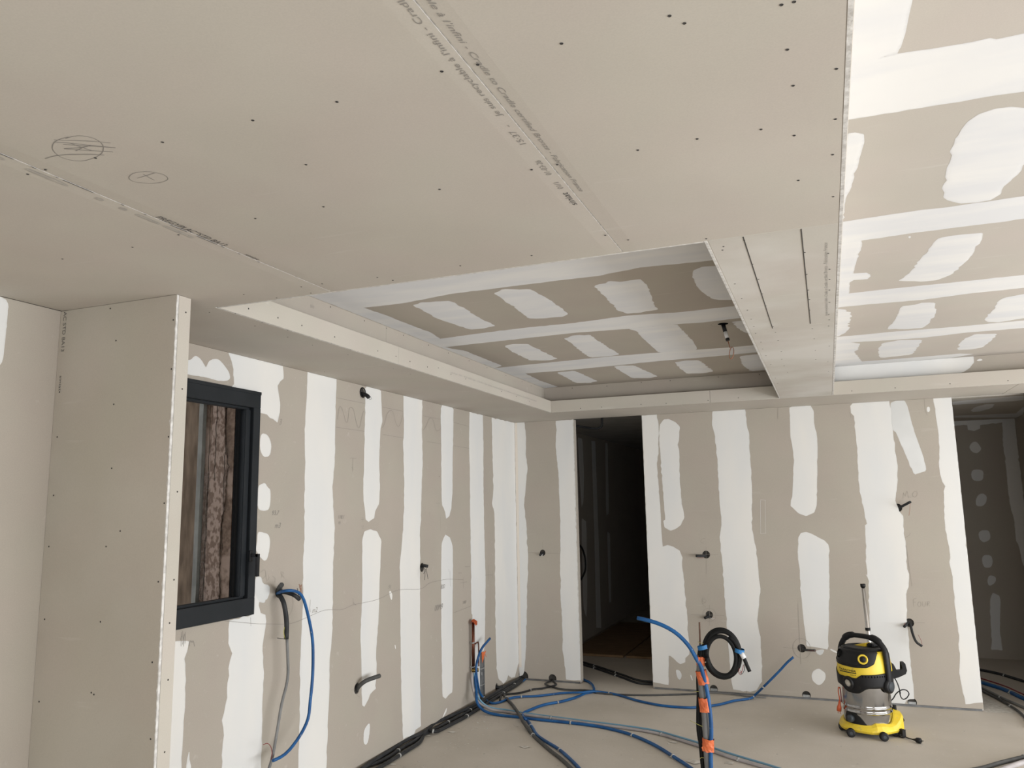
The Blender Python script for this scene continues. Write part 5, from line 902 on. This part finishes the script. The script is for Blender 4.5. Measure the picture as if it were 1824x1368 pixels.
bk2 = cable('conduit', 'second black cable twisted with the first behind the grey upright pipe', 'cable',
      [(-0.81, 5.25, 0.0)] + [(-0.8358,5.24,0.139),(-0.8306,5.24,0.2365),(-0.8403,5.24,0.3262),(-0.8398,5.24,0.4315),(-0.8368,5.24,0.573),(-0.8271,5.24,0.6732),(-0.8133,5.24,0.7669),(-0.7992,5.24,0.8251)], 0.010, M_COIL)
rb = cable('steel_rod', 'thin rusty steel rod rising above the standing bundle', 'rod', [(-0.815, 5.235, 0.0), (-0.812, 5.232, 0.4)] + [(-0.8169,5.225,0.7694),(-0.8149,5.225,0.8627),(-0.8123,5.225,0.9819)], 0.0052, M_RUST)
def tape(parent, plane_y, quad, seed, name='orange_tape', mat=None, r=0.031):
    # a wrap of tape: crumpled short sleeve
    a, b_ = Vector(quad[0]), Vector(quad[1]); rnd = random.Random(seed); bm = bmesh.new(); rows = []
    t = (b_ - a); L = t.length; t.normalize(); s = t.cross(Y).normalized(); w = s.cross(t)
    N = 7
    for i in range(N):
        c_ = a + t * L * i / (N - 1); rows.append([bm.verts.new(c_ + (s * math.cos(q) * r * 1.0 + w * math.sin(q) * r * 0.82) * (1 + rnd.gauss(0, 0.035)) + t * rnd.gauss(0, 0.0025)) for q in [k * PI / 9 for k in range(18)]])
    for p, q in zip(rows, rows[1:]):
        for k in range(18): bm.faces.new((p[k], p[(k + 1) % 18], q[(k + 1) % 18], q[k]))
    # loose flap
    f0 = rows[3][0].co.copy()
    return obj(name, bm, mat or M_ORANGE, parent)
for i, (q, r_) in enumerate((([(-0.8085,5.19,0.776),(-0.814,5.19,0.7261)], 0.026), ([(-0.8135,5.19,0.6943),(-0.7982,5.19,0.6142)], 0.034), ([(-0.8024,5.19,0.5354),(-0.7954,5.19,0.4515)], 0.036), ([(-0.7896,5.19,0.2936),(-0.7949,5.19,0.2224)], 0.0355))):
    tape(gp, 5.19, q, 400 + i, r=r_)
for i, q in enumerate(([(-0.7876,5.15,0.5328),(-0.7781,5.15,0.485),(-0.796,5.15,0.4699)], [(-0.8163,5.15,0.2622),(-0.8276,5.15,0.251),(-0.818,5.15,0.2314)], [(-0.8195,5.14,0.7843),(-0.8065,5.14,0.785),(-0.8141,5.14,0.7494)])):
    bm = bmesh.new(); f = bm.faces.new([bm.verts.new(p) for p in q]); obj('tape_flap', bm, M_ORANGE, gp)
for q in ([(-0.8967,5.19,0.3936),(-0.8627,5.19,0.3788),(-0.8203,5.19,0.3628)], [(-0.8638,5.19,0.5677),(-0.8238,5.19,0.569)], [(-0.8226,5.19,0.868),(-0.8011,5.19,0.8604),(-0.7867,5.19,0.8568)], [(-0.8461,5.19,0.1731),(-0.8371,5.19,0.1822),(-0.8194,5.19,0.179)]):
    bm = bmesh.new(); tube_bm(bm, spline(q, 0.01), 0.0016, 5); obj('wire_tie', bm, M_YEL_TIE, bk)
# the coil
coil = thing('cable_coil', 'black cable coiled in a ring with blue tape at the top of the standing bundle', 'cable', (-0.68, 5.2, 0.8))
cc0 = Vector([(-0.6813,5.2,0.8034)][0]); up_ = Vector([(-0.6725,5.2,0.9598)][0]) - cc0
rz_ = up_.length; rx_ = (Vector([(-0.5582,5.2,0.8096)][0]) - cc0).length
def loop(dy, ax, az, ox, oz, a0, a1, n=48):
    return [cc0 + Vector((ox + ax * math.cos(a), dy, oz + az * math.sin(a))) for a in [a0 + (a1 - a0) * k / n for k in range(n + 1)]]
r_c = 0.0125
for (dy, ax, az, ox, oz, a0, a1) in ((0.0, rx_ - r_c, rz_ - r_c, 0.0, 0.0, PI * 1.12, -PI * 0.86), (-0.018, rx_ - 0.024, rz_ - 0.026, 0.010, 0.004, PI * 1.1, -PI * 0.9), (-0.030, rx_ - 0.036, rz_ - 0.038, 0.0, -0.012, PI * 1.0, -PI * 0.98)):
    bm = bmesh.new(); tube_bm(bm, loop(dy, ax, az, ox, oz, a0, a1), r_c, 12); obj('cable_loop', bm, M_COIL, coil)
bm = bmesh.new(); tube_bm(bm, spline([(-0.6303,5.17,0.9115),(-0.5967,5.17,0.8814),(-0.5714,5.17,0.8336),(-0.5462,5.17,0.7862),(-0.5313,5.17,0.7454),(-0.5175,5.17,0.7103)]), 0.0115, 12); obj('cable_end', bm, M_COIL, coil)
bm = bmesh.new(); tube_bm(bm, [(-0.5619,5.165,0.8196),(-0.5443,5.165,0.7872)], 0.0145, 14); obj('label_sleeve', bm, M_WHITE_LAB, coil)
for c_, r_, d_ in (([(-0.7899,5.18,0.839)][0], 0.033, Vector((0.25, 0, -1))), ([(-0.5726,5.18,0.8291)][0], 0.028, Vector((-0.25, 0, -1)))):
    c_ = Vector(c_); d_.normalize(); bm = bmesh.new(); P_ = [c_ - d_ * 0.012, c_ + d_ * 0.012]
    rows = []
    s = Vector((d_.z, 0, -d_.x))
    for p in P_: rows.append([bm.verts.new(p + s * math.cos(a) * r_ * 1.08 + Y * math.sin(a) * 0.036) for a in [k * PI / 10 for k in range(20)]])
    for k in range(20): bm.faces.new((rows[0][k], rows[0][(k + 1) % 20], rows[1][(k + 1) % 20], rows[1][k]))
    obj('blue_tape', bm, M_BLUETAPE, coil)
for q, m_ in (([(-0.5778,5.17,0.7255),(-0.5827,5.17,0.701),(-0.573,5.17,0.6892),(-0.5664,5.17,0.7054),(-0.5751,5.17,0.7119)], M_RED), ([(-0.5483,5.17,0.7514),(-0.5465,5.17,0.7239),(-0.5584,5.17,0.699),(-0.5693,5.17,0.6914)], M_CONDUIT), ([(-0.552,5.17,0.7478),(-0.557,5.17,0.7233),(-0.5666,5.17,0.702),(-0.5778,5.17,0.7013)], M_RED)):
    bm = bmesh.new(); tube_bm(bm, spline(q, 0.01), 0.0018, 5); obj('loose_wire', bm, m_, coil)

# plaster flakes on the floor
rnd = random.Random(11)
bm = bmesh.new()
def flake(bm, x, y, s, h):
    n = rnd.randint(4, 6); a0 = rnd.random() * 6; st = 0.35 + rnd.random() * 0.8
    vs = [bm.verts.new((x + s * (0.6 + 0.6 * rnd.random()) * math.cos(a0 + k * 2 * PI / n), y + s * st * (0.6 + 0.6 * rnd.random()) * math.sin(a0 + k * 2 * PI / n), 0.0004 + h * rnd.random())) for k in range(n)]
    top = bm.verts.new((x, y, h + 0.001))
    for k in range(n): bm.faces.new((vs[k], vs[(k + 1) % n], top))
for k in range(380):
    if rnd.random() < 0.55: y = rnd.uniform(4.9, 7.5); x = LX + 0.18 + abs(rnd.gauss(0, 0.28))
    else: y = rnd.uniform(4.8, 7.6); x = rnd.uniform(-2.8, 1.4)
    flake(bm, x, y, rnd.uniform(0.003, 0.011), rnd.uniform(0.001, 0.004))
o = obj('plaster_crumbs', bm, M_CRUMB); tag(o, 'scattered white plaster crumbs on the screed floor', 'debris', kind='stuff')
FG = 'large plaster flakes on the floor'
for (q, s, lab) in (([(-2.169,5.636)], 0.055, 'white plaster flake on the floor left of the crossing dark conduit'), ([(-0.956,5.681)], 0.06, 'white plaster flake at the foot of the taped bundle'), ([(-1.178,6.076)], 0.04, 'small plaster flake between the blue and the pale floor pipes'), ([(-0.742,5.735)], 0.05, 'plaster flake right of the taped bundle'), ([(-2.842,5.812)], 0.04, 'plaster flake near the conduits along the left wall'), ([(-2.98,5.658)], 0.035, 'broken plaster lump against the conduits along the left wall'), ([(-2.891,4.983)], 0.025, 'plaster lump beside the cut conduit tip at the lower left')):
    bm = bmesh.new(); flake(bm, q[0][0], q[0][1], s, 0.006); o = obj('plaster_flake', bm, M_CRUMB); tag(o, lab, 'debris', FG)
# a dark line of unfinished screed edge by the right opening
patch(floor, 'z+', 0.0, [(1.155,8.328),(1.212,8.078),(1.321,7.882),(1.34,7.742),(1.082,7.678),(1.056,7.76)], M_CRUMB, 500, amp=0.012, name='rough_threshold')

# ------------------------------------------------------------------ wet-and-dry vacuum cleaner
M_YEL = noise_mat('yellow_plastic', (0.78, 0.56, 0.035), (0.86, 0.64, 0.05), 7, 0.42, fine=(30, (0.60, 0.45, 0.12), 0.62, 0.75))
M_VBLK = noise_mat('vacuum_black_plastic', (0.009, 0.009, 0.010), (0.015, 0.015, 0.016), 10, 0.5, fine=(25, (0.045, 0.043, 0.04), 0.62, 0.80), spec=0.3)
M_TANK = noise_mat('brushed_steel_tank', (0.42, 0.42, 0.425), (0.52, 0.52, 0.52), 6, 0.12, metal=1.0)
M_CHROME = noise_mat('chrome_tube', (0.62, 0.61, 0.60), (0.70, 0.69, 0.68), 8, 0.15, metal=1.0)
M_DIAL = flat('grey_knob', (0.05, 0.057, 0.064), 0.55, spec=0.3)
M_CREAM = noise_mat('dusty_filter', (0.42, 0.39, 0.33), (0.60, 0.57, 0.50), 60, 0.9)
M_ORPL = flat('orange_plug_plastic', (0.60, 0.11, 0.035), 0.45)
VC = Vector((0.165, 6.80, 0)); VT = math.radians(-36)
vac = thing('vacuum_cleaner', 'yellow and black wet-and-dry vacuum cleaner with a steel drum standing by the back wall', 'vacuum cleaner', VC, VT)
_ri = Matrix.Rotation(-VT, 3, 'Z')
def L(p): return _ri @ (Vector(p) - VC)
def Ls(ps): return [L(p) for p in ps]
def vp(name, bm, mat, parent=None, mats=None):
    o = obj(name, bm, mat, None, mats); o.parent = parent or vac; o.matrix_parent_inverse = Matrix(); return o
def lerp_tab(tab, x):
    if x <= tab[0][0]: return tab[0][1]
    for (a, va), (b, vb) in zip(tab, tab[1:]):
        if x <= b: return va + (vb - va) * (x - a) / (b - a)
    return tab[-1][1]
HR = [(0.30, 0.172), (0.335, 0.176), (0.36, 0.185), (0.45, 0.189), (0.50, 0.186), (0.56, 0.178), (0.60, 0.168), (0.615, 0.155), (0.625, 0.13)]
def head(ph, z, off=0.0):
    r = lerp_tab(HR, z); c, s = math.cos(math.radians(ph)), math.sin(math.radians(ph))
    q = (abs(c) ** 2.5 + abs(s) ** 2.5) ** (-1 / 2.5)
    r = r * (0.35 + 0.65 * q) * 0.985 + off
    if z > 0.49: r -= 0.05 * max(0, c) ** 2 * (z - 0.49) / 0.12 * 0.5
    return Vector((r * s, -r * c, z))
def shell(name, ph0, ph1, z0f, z1f, off, mat, nph=48, nz=8, thick=0.004, closed=False, parent=None):
    bm = bmesh.new(); rows = []
    for i in range(nph + (0 if closed else 1)):
        ph = ph0 + (ph1 - ph0) * i / nph; a, b = z0f(ph), z1f(ph)
        rows.append([bm.verts.new(head(ph, a + (b - a) * k / nz, off)) for k in range(nz + 1)])
    n = len(rows)
    for i in range(n if closed else n - 1):
        p, q = rows[i], rows[(i + 1) % n]
        for k in range(nz):
            f = bm.faces.new((p[k], q[k], q[k + 1], p[k + 1])); f.smooth = True
    bmesh.ops.recalc_face_normals(bm, faces=bm.faces)
    bmesh.ops.solidify(bm, geom=bm.faces[:], thickness=thick)
    return vp(name, bm, mat, parent)
# steel drum with two rolled beads
bm = bmesh.new(); prof = [(0.001, 0.062), (0.160, 0.062), (0.167, 0.066), (0.170, 0.074)]
z = 0.08
while z < 0.365:
    bead = 0.0055 * (math.exp(-((z - 0.168) / 0.008) ** 2) + math.exp(-((z - 0.202) / 0.008) ** 2))
    prof.append((0.1695 + bead, z)); z += 0.0012 if 0.14 < z < 0.23 else 0.01
prof += [(0.1695, 0.366), (0.001, 0.366)]
lathe(bm, prof, n=144, close=False); vp('drum', bm, M_TANK)
# head
shell('motor_housing', 0, 360, lambda p: 0.40, lambda p: 0.607, 0.0, M_YEL, 72, 10, closed=True)
def zc0(p): p = (p + 180) % 360 - 180; return 0.352 - 0.045 * math.exp(-((p - 4) / 27.0) ** 4) - 0.028 * (math.exp(-((abs(p) - 90) / 15.0) ** 4))
def zc1(p): p = (p + 180) % 360 - 180; return lerp_tab([(-60, 0.452), (-45, 0.448), (-34, 0.424), (16, 0.418), (27, 0.446), (75, 0.456), (180, 0.46)], p) if p > -60 else 0.46
shell('head_collar', -180, 180, zc0, zc1, 0.006, M_VBLK, 90, 8, closed=True)
def zf0(p): return lerp_tab([(-85, 0.535), (-60, 0.515), (-30, 0.50), (15, 0.494), (40, 0.499), (56, 0.525), (66, 0.585), (70, 0.600)], p)
shell('front_panel', -85, 70, zf0, lambda p: 0.613, 0.006, M_VBLK, 60, 8, thick=0.005)
# a soft ridge across the panel
bm = bmesh.new(); tube_bm(bm, [head(p, zf0(p) + 0.016, 0.007) for p in range(-70, 46, 4)], 0.004, 8); vp('panel_ridge', bm, M_VBLK)
# top lid
bm = bmesh.new(); rows = []
for r_, z_ in ((1.0, 0.612), (0.97, 0.620), (0.86, 0.624), (0.82, 0.616), (0.4, 0.615), (0.02, 0.616)):
    rows.append([bm.verts.new(Vector((head(p, 0.612).x * r_, head(p, 0.612).y * r_, z_))) for p in range(0, 360, 6)])
for a, b in zip(rows, rows[1:]):
    for k in range(60):
        f = bm.faces.new((a[k], a[(k + 1) % 60], b[(k + 1) % 60], b[k])); f.smooth = True
vp('top_tray', bm, M_VBLK)
bm = bmesh.new()
v = [bm.verts.new(p) for p in ((-0.10, 0.03, 0.615), (0.0, 0.03, 0.615), (0.0, 0.12, 0.615), (-0.10, 0.12, 0.615), (-0.08, 0.07, 0.622), (-0.005, 0.05, 0.640), (-0.005, 0.12, 0.640), (-0.08, 0.12, 0.622))]
for q in ((0, 1, 5, 4), (1, 2, 6, 5), (2, 3, 7, 6), (3, 0, 4, 7), (4, 5, 6, 7), (3, 2, 1, 0)): bm.faces.new([v[i] for i in q])
bmesh.ops.bevel(bm, geom=bm.edges[:], offset=0.003, segments=2, affect='EDGES'); vp('filter_cover', bm, M_YEL)
bm = bmesh.new(); box(bm, 0.0, 0.055, 0.05, 0.12, 0.612, 0.641); bmesh.ops.bevel(bm, geom=bm.edges[:], offset=0.007, segments=3, affect='EDGES'); vp('latch', bm, M_VBLK)
# switch dial, side port, blower port
def on_head(name_mats, ph, z, off=0.0):
    c = head(ph, z, off); n = (head(ph, z, off + 1) - c).normalized(); n = (n + Vector((0, 0, 0.25))).normalized()
    return c, n
def disc_part(name, ph, z, prof, mat, off=0.004, n=32, tilt=0.2):
    c = head(ph, z, off); nrm = Vector((math.sin(math.radians(ph)), -math.cos(math.radians(ph)), tilt)).normalized()
    rot = Vector((0, 0, 1)).rotation_difference(nrm).to_matrix()
    bm = bmesh.new(); lathe(bm, prof, n=n)
    for v in bm.verts: v.co = c + rot @ v.co
    return vp(name, bm, mat)
dl = disc_part('switch_dial', 33, 0.556, [(0.0235, 0.0), (0.036, 0.0), (0.036, 0.012), (0.034, 0.016), (0.025, 0.016), (0.0235, 0.008)], M_YEL, 0.006)
disc_part('dial_knob', 33, 0.556, [(0.001, 0.002), (0.022, 0.002), (0.022, 0.014), (0.019, 0.017), (0.001, 0.017)], M_VBLK, 0.006)
c = head(33, 0.556, 0.026); bm = bmesh.new(); tube_bm(bm, [c + Vector((0, 0, -0.018)), c + Vector((0, 0, 0.018))], 0.004, 8); vp('dial_grip', bm, M_VBLK)
disc_part('hose_port', -38, 0.572, [(0.026, -0.004), (0.031, 0.0), (0.031, 0.008), (0.028, 0.010), (0.024, 0.006), (0.022, -0.02), (0.001, -0.022)], M_HOLE, 0.004)
disc_part('port_collar', -4, 0.378, [(0.029, -0.01), (0.048, -0.01), (0.048, 0.012), (0.044, 0.020), (0.031, 0.020), (0.029, 0.010)], M_VBLK, 0.0, tilt=-0.15)
disc_part('port_filter', -4, 0.378, [(0.001, 0.014), (0.020, 0.014), (0.028, 0.010), (0.028, 0.0), (0.001, 0.0)], M_CREAM, 0.0, tilt=-0.15)
for k in range(9):
    c = head(30 + k * 6, 0.437, 0.0075); n_ = head(30 + k * 6, 0.437, 0.012) - c
    bm = bmesh.new(); tube_bm(bm, [c + Vector((0, 0, -0.006)), c + Vector((0, 0, 0.006))], 0.0028, 6); vp('vent_slot', bm, M_HOLE)
# carrying handle
hp = [(-0.197, 0.0, 0.37), (-0.197, 0.0, 0.45), (-0.192, 0.0, 0.56), (-0.182, 0.0, 0.615), (-0.145, 0.0, 0.668), (-0.105, 0, 0.693), (-0.05, 0.0, 0.698), (0.05, 0.0, 0.698), (0.105, 0, 0.69), (0.15, 0.0, 0.662), (0.184, 0.0, 0.615), (0.193, 0.0, 0.56), (0.198, 0.0, 0.45), (0.198, 0.0, 0.37)]
bm = bmesh.new(); P = spline(hp, 0.012); prev = None
for i, p in enumerate(P):
    t = (P[min(i + 1, len(P) - 1)] - P[max(i - 1, 0)]).normalized(); s = Vector((0, 1, 0)); w = t.cross(s).normalized()
    hw = 0.026 if p.z < 0.6 else 0.021; ht = 0.0165
    if abs(p.x) > 0.07 and abs(p.x) < 0.15 and p.z > 0.6: ht = 0.023
    row = [bm.verts.new(p + s * a * hw + w * b * ht) for a, b in ((-0.6, -1), (0.6, -1), (1, -0.5), (1, 0.5), (0.6, 1), (-0.6, 1), (-1, 0.5), (-1, -0.5))]
    if prev:
        for k in range(8):
            f = bm.faces.new((prev[k], prev[(k + 1) % 8], row[(k + 1) % 8], row[k])); f.smooth = True
    else: bm.faces.new(row)
    prev = row
bm.faces.new(prev[::-1]); hd = vp('carrying_handle', bm, M_VBLK)
for s in (-1, 1):
    bm = bmesh.new(); lathe(bm, [(0.001, 0.17 * s), (0.050, 0.17 * s), (0.052, 0.19 * s), (0.050, 0.206 * s), (0.040, 0.212 * s), (0.001, 0.212 * s)], (0, 0, 0.363), 'x', 32); vp('pivot_boss', bm, M_VBLK)
    bm = bmesh.new(); lathe(bm, [(0.001, 0.2125 * s), (0.032, 0.2125 * s), (0.035, 0.2125 * s), (0.033, 0.217 * s), (0.001, 0.219 * s)], (0, 0, 0.363), 'x', 32); vp('pivot_cap', bm, M_DIAL)
# cable hook behind the right arm
ha = math.radians(44); hdv = Vector((math.cos(ha), math.sin(ha), 0)); hs = hdv.cross(Z)
prof = [(0.165, 0.385), (0.235, 0.405), (0.285, 0.43), (0.296, 0.455), (0.288, 0.505), (0.276, 0.518), (0.258, 0.515), (0.262, 0.500), (0.266, 0.468), (0.254, 0.458), (0.225, 0.455), (0.205, 0.50), (0.165, 0.53)]
bm = bmesh.new(); A = [bm.verts.new(hdv * r + hs * 0.019 + Z * z) for r, z in prof]; B = [bm.verts.new(hdv * r - hs * 0.019 + Z * z) for r, z in prof]
fa = bm.faces.new(A); fb = bm.faces.new(B[::-1]); n = len(A)
for k in range(n): bm.faces.new((A[k], B[k], B[(k + 1) % n], A[(k + 1) % n]))
bmesh.ops.triangulate(bm, faces=[fa, fb])
vp('cable_hook', bm, M_VBLK)
# yellow chassis skirt
def skirt(ph):
    ph = ph % 360
    top = lerp_tab([(0, 0.086), (38, 0.088), (50, 0.106), (72, 0.106), (84, 0.092), (98, 0.10), (118, 0.15), (135, 0.168), (160, 0.168), (200, 0.16), (230, 0.12), (260, 0.095), (290, 0.10), (320, 0.088), (360, 0.086)], ph)
    r = lerp_tab([(0, 0.205), (60, 0.212), (90, 0.215), (120, 0.235), (150, 0.245), (200, 0.235), (240, 0.215), (290, 0.212), (330, 0.212), (360, 0.205)], ph)
    # flats between the castor corners
    r *= 1 + 0.022 * math.cos(math.radians(ph + 20) * 5)
    return r, top
bm = bmesh.new(); rows = []
N = 36
for i in range(N):
    ph = 360 * i / N; r, top = skirt(ph); s, c = math.sin(math.radians(ph)), math.cos(math.radians(ph))
    rows.append([bm.verts.new((rr * s, -rr * c, zz)) for rr, zz in ((0.168, top - 0.012), (0.172, top), (0.182, top), (r - 0.012, top - 0.016), (r - 0.002, top - 0.036), (r, 0.050), (r - 0.010, 0.034), (0.10, 0.036))])
for i in range(N):
    p, q = rows[i], rows[(i + 1) % N]
    for k in range(7): bm.faces.new((p[k], q[k], q[k + 1], p[k + 1]))
vp('chassis_skirt', bm, M_YEL)
bm = bmesh.new(); lathe(bm, [(0.001, 0.03), (0.185, 0.03), (0.19, 0.045), (0.001, 0.06)], n=40); vp('chassis', bm, M_VBLK)
# drain knob and its dark panel
bm = bmesh.new(); rows = []
for i in range(17):
    ph = -30 + 62 * i / 16; hi = lerp_tab([(-30, 0.125), (-22, 0.165), (2, 0.163), (18, 0.135), (32, 0.082)], ph)
    s, c = math.sin(math.radians(ph)), math.cos(math.radians(ph))
    rows.append([bm.verts.new((0.1745 * s, -0.1745 * c, 0.075 + (hi - 0.075) * k / 3)) for k in range(4)])
for p, q in zip(rows, rows[1:]):
    for k in range(3): bm.faces.new((p[k], q[k], q[k + 1], p[k + 1]))
bmesh.ops.recalc_face_normals(bm, faces=bm.faces); bmesh.ops.solidify(bm, geom=bm.faces[:], thickness=0.004); vp('drain_panel', bm, M_VBLK)
ph = math.radians(-6); c = Vector((0.172 * math.sin(ph), -0.172 * math.cos(ph), 0.122)); nrm = Vector((math.sin(ph), -math.cos(ph), 0)); rot = Vector((0, 0, 1)).rotation_difference(nrm).to_matrix()
bm = bmesh.new(); lathe(bm, [(0.001, 0.0), (0.026, 0.0), (0.026, 0.026), (0.022, 0.032), (0.001, 0.032)], n=14)
for v in bm.verts: v.co = c + rot @ v.co
kn = vp('drain_knob', bm, M_DIAL)
# castors
for (wx, wy, a) in ((0.035, 6.62, 2.3), (0.255, 6.585, 2.5), (0.34, 6.735, 2.9), (-0.02, 6.79, 1.2), (0.15, 7.01, 0.2)):
    c = L((wx, wy, 0.0)); ax = Vector((math.cos(a), math.sin(a), 0)); bm = bmesh.new()
    for s in (-1, 1):
        rows = []
        for rr, off in ((0.001, 0.0205), (0.022, 0.0205), (0.0285, 0.017), (0.0305, 0.012), (0.0285, 0.005), (0.001, 0.005)):
            rows.append([bm.verts.new(Vector((c.x, c.y, 0.0305)) + ax * off * s + (ax.cross(Z) * math.cos(q) + Z * math.sin(q)) * rr) for q in [k * PI / 10 for k in range(20)]])
        for p, q in zip(rows, rows[1:]):
            for k in range(20): bm.faces.new((p[k], p[(k + 1) % 20], q[(k + 1) % 20], q[k]))
    w_ = vp('castor', bm, M_VBLK)
    bm = bmesh.new(); tube_bm(bm, [Vector((c.x, c.y, 0.030)), Vector((c.x, c.y, 0.055))], 0.008, 10)
    tube_bm(bm, [Vector((c.x, c.y, 0.0305)) - ax * 0.0215, Vector((c.x, c.y, 0.0305)) + ax * 0.0215], 0.012, 10)
    o = obj('castor_fork', bm, M_DIAL); o.parent = w_; o.matrix_parent_inverse = Matrix()
# parking bracket low at the right rear
bm = bmesh.new(); c = L((0.375, 6.72, 0))
for b_ in ((c.x - 0.022, c.x + 0.022, c.y - 0.012, c.y + 0.012, 0.022, 0.062), (c.x - 0.028, c.x - 0.022, c.y - 0.020, c.y + 0.020, 0.004, 0.058), (c.x + 0.022, c.x + 0.028, c.y - 0.020, c.y + 0.020, 0.004, 0.058), (c.x - 0.028, c.x + 0.028, c.y - 0.020, c.y - 0.014, 0.004, 0.014)): box(bm, *b_)
bmesh.ops.bevel(bm, geom=bm.edges[:], offset=0.002, segments=1, affect='EDGES'); vp('parking_bracket', bm, M_VBLK)
bm = bmesh.new(); c = L((0.35, 6.86, 0.165)); box(bm, c.x - 0.015, c.x + 0.015, c.y - 0.01, c.y + 0.01, 0.155, 0.195); vp('accessory_clip', bm, M_VBLK)
# suction tube parked behind
bm = bmesh.new(); ta, tb = L((0.238, 7.03, 0.05)), L((0.2105, 7.03, 1.055)); tube_bm(bm, [ta, tb], 0.0165, 20); tb_o = vp('suction_tube', bm, M_CHROME)
bm = bmesh.new(); d_ = (tb - ta).normalized(); tube_bm(bm, [tb - d_ * 0.012, tb + d_ * 0.012], 0.0195, 20); o = obj('tube_cap', bm, M_VBLK); o.parent = tb_o; o.matrix_parent_inverse = Matrix()
bm = bmesh.new(); m_ = ta.lerp(tb, 0.665); tube_bm(bm, [m_ - d_ * 0.011, m_ + d_ * 0.011], 0.0195, 20); o = obj('tube_collar', bm, M_VBLK); o.parent = tb_o; o.matrix_parent_inverse = Matrix()
# power cord
def cord(name, pts, r, mat):
    bm = bmesh.new(); tube_bm(bm, spline(Ls(pts), 0.01), r, 8); return vp(name, bm, mat)
cord('power_cord', [(0.3746,6.92,0.3813),(0.3902,6.92,0.3471),(0.4015,6.92,0.305),(0.4071,6.92,0.2627),(0.402,6.92,0.2809),(0.4082,6.92,0.241),(0.424,6.92,0.2261),(0.4478,6.92,0.2378),(0.4663,6.92,0.2691),(0.4524,6.92,0.2923),(0.4262,6.92,0.2966),(0.3983,6.92,0.2827),(0.3734,6.92,0.2588),(0.3557,6.92,0.2294),(0.3367,6.92,0.2079),(0.3254,6.92,0.1869)], 0.0042, M_BLACKPL)
cord('power_cord', [(0.364,6.8,0.1125),(0.3978,6.8,0.1159),(0.408,6.8,0.1042),(0.3953,6.8,0.0855),(0.3774,6.8,0.0716),(0.3742,6.8,0.0564),(0.3884,6.8,0.0478),(0.3974,6.8,0.031),(0.3856,6.8,0.0144)], 0.0042, M_BLACKPL)
cord('power_cord', [(0.2938,6.7033,0.02),(0.3236,6.7055,0.02),(0.3823,6.7411,0.008),(0.4198,6.6845,0.008),(0.452,6.6351,0.014)], 0.0042, M_BLACKPL)
pa, pb = [(0.4472,6.6151,0.02),(0.4949,6.5926,0.02)]
pa, pb = L(pa), L(pb); d_ = (pb - pa).normalized(); bm = bmesh.new(); n = 12
tube_bm(bm, [pa + d_ * t for t in (0, 0.012, 0.022, 0.035, 0.05, 0.053)], 1.0, 14, rfun=lambda t: (0.006, 0.009, 0.017, 0.019, 0.0185, 0.015)[int(round(t * 5))])
for s in (-1, 1):
    w_ = d_.cross(Z).normalized() * 0.0095 * s; tube_bm(bm, [pa + d_ * 0.05 + w_, pa + d_ * 0.066 + w_], 0.0024, 6)
vp('power_plug', bm, M_BLACKPL)
# orange plug hanging on the left side
cord('orange_cord', [(-0.0193,6.78,0.3071),(-0.0274,6.78,0.3147),(-0.0314,6.78,0.282),(-0.0283,6.78,0.2498),(-0.0263,6.78,0.2136)], 0.0038, M_ORPL)
cord('orange_cord', [(-0.0188,6.8,0.3111),(-0.0158,6.8,0.2828),(-0.0146,6.8,0.2464),(-0.0152,6.8,0.2018)], 0.0038, M_RED)
q = Ls([(-0.0277,6.77,0.2178),(-0.0305,6.77,0.1914),(-0.0336,6.77,0.1711),(-0.0372,6.77,0.1426),(-0.0379,6.77,0.1386)])
bm = bmesh.new(); tube_bm(bm, q[:4], 1.0, 14, rfun=lambda t: (0.007, 0.010, 0.017, 0.0165)[int(round(t * 3))])
for s in (-1, 1): tube_bm(bm, [q[3] + Vector((0.008 * s, 0, 0)), q[3] + Vector((0.008 * s, 0, -0.018))], 0.002, 6)
vp('orange_plug', bm, M_ORPL)
# lettering on the yellow band, wrapped round the housing
def wrapped(text, ph0, ph1, z0, h, mat, bold=0.0, name='lettering'):
    o = writing(text, (0, 0, 0), X, Z, 1.0, 1.0, mat, None, name, 0.0, bold)
    me = o.data; xs = [v.co.x for v in me.vertices]; zs = [v.co.z for v in me.vertices]; w = max(xs); zm = 1.0
    for v in me.vertices:
        t = v.co.x / w; p_ = ph0 + (ph1 - ph0) * t; v.co = head(p_, z0 + v.co.z * h / zm, 0.0016)
    o.parent = vac; o.matrix_parent_inverse = Matrix(); return o
wrapped('KÄRCHER', -24, 17, 0.4610, 0.0125, M_LOGO, 0.022)
bm = bmesh.new(); A = [bm.verts.new(head(-28 + 45 * k / 16, 0.4495, 0.0018)) for k in range(17)]; B = [bm.verts.new(head(-28 + 45 * k / 16, 0.4560, 0.0018)) for k in range(17)]
for k in range(16): bm.faces.new((A[k], A[k + 1], B[k + 1], B[k]))
vp('logo_bar', bm, M_LOGO)
bm = bmesh.new(); A = [bm.verts.new(head(p_, z_, 0.0018)) for p_, z_ in ((-29.5, 0.478), (-25.5, 0.478), (-27.5, 0.462))]; bm.faces.new(A); vp('logo_triangle', bm, M_LOGO)
wrapped('WD 6 P', 2, 16, 0.434, 0.0065, M_LOGO, 0.015)
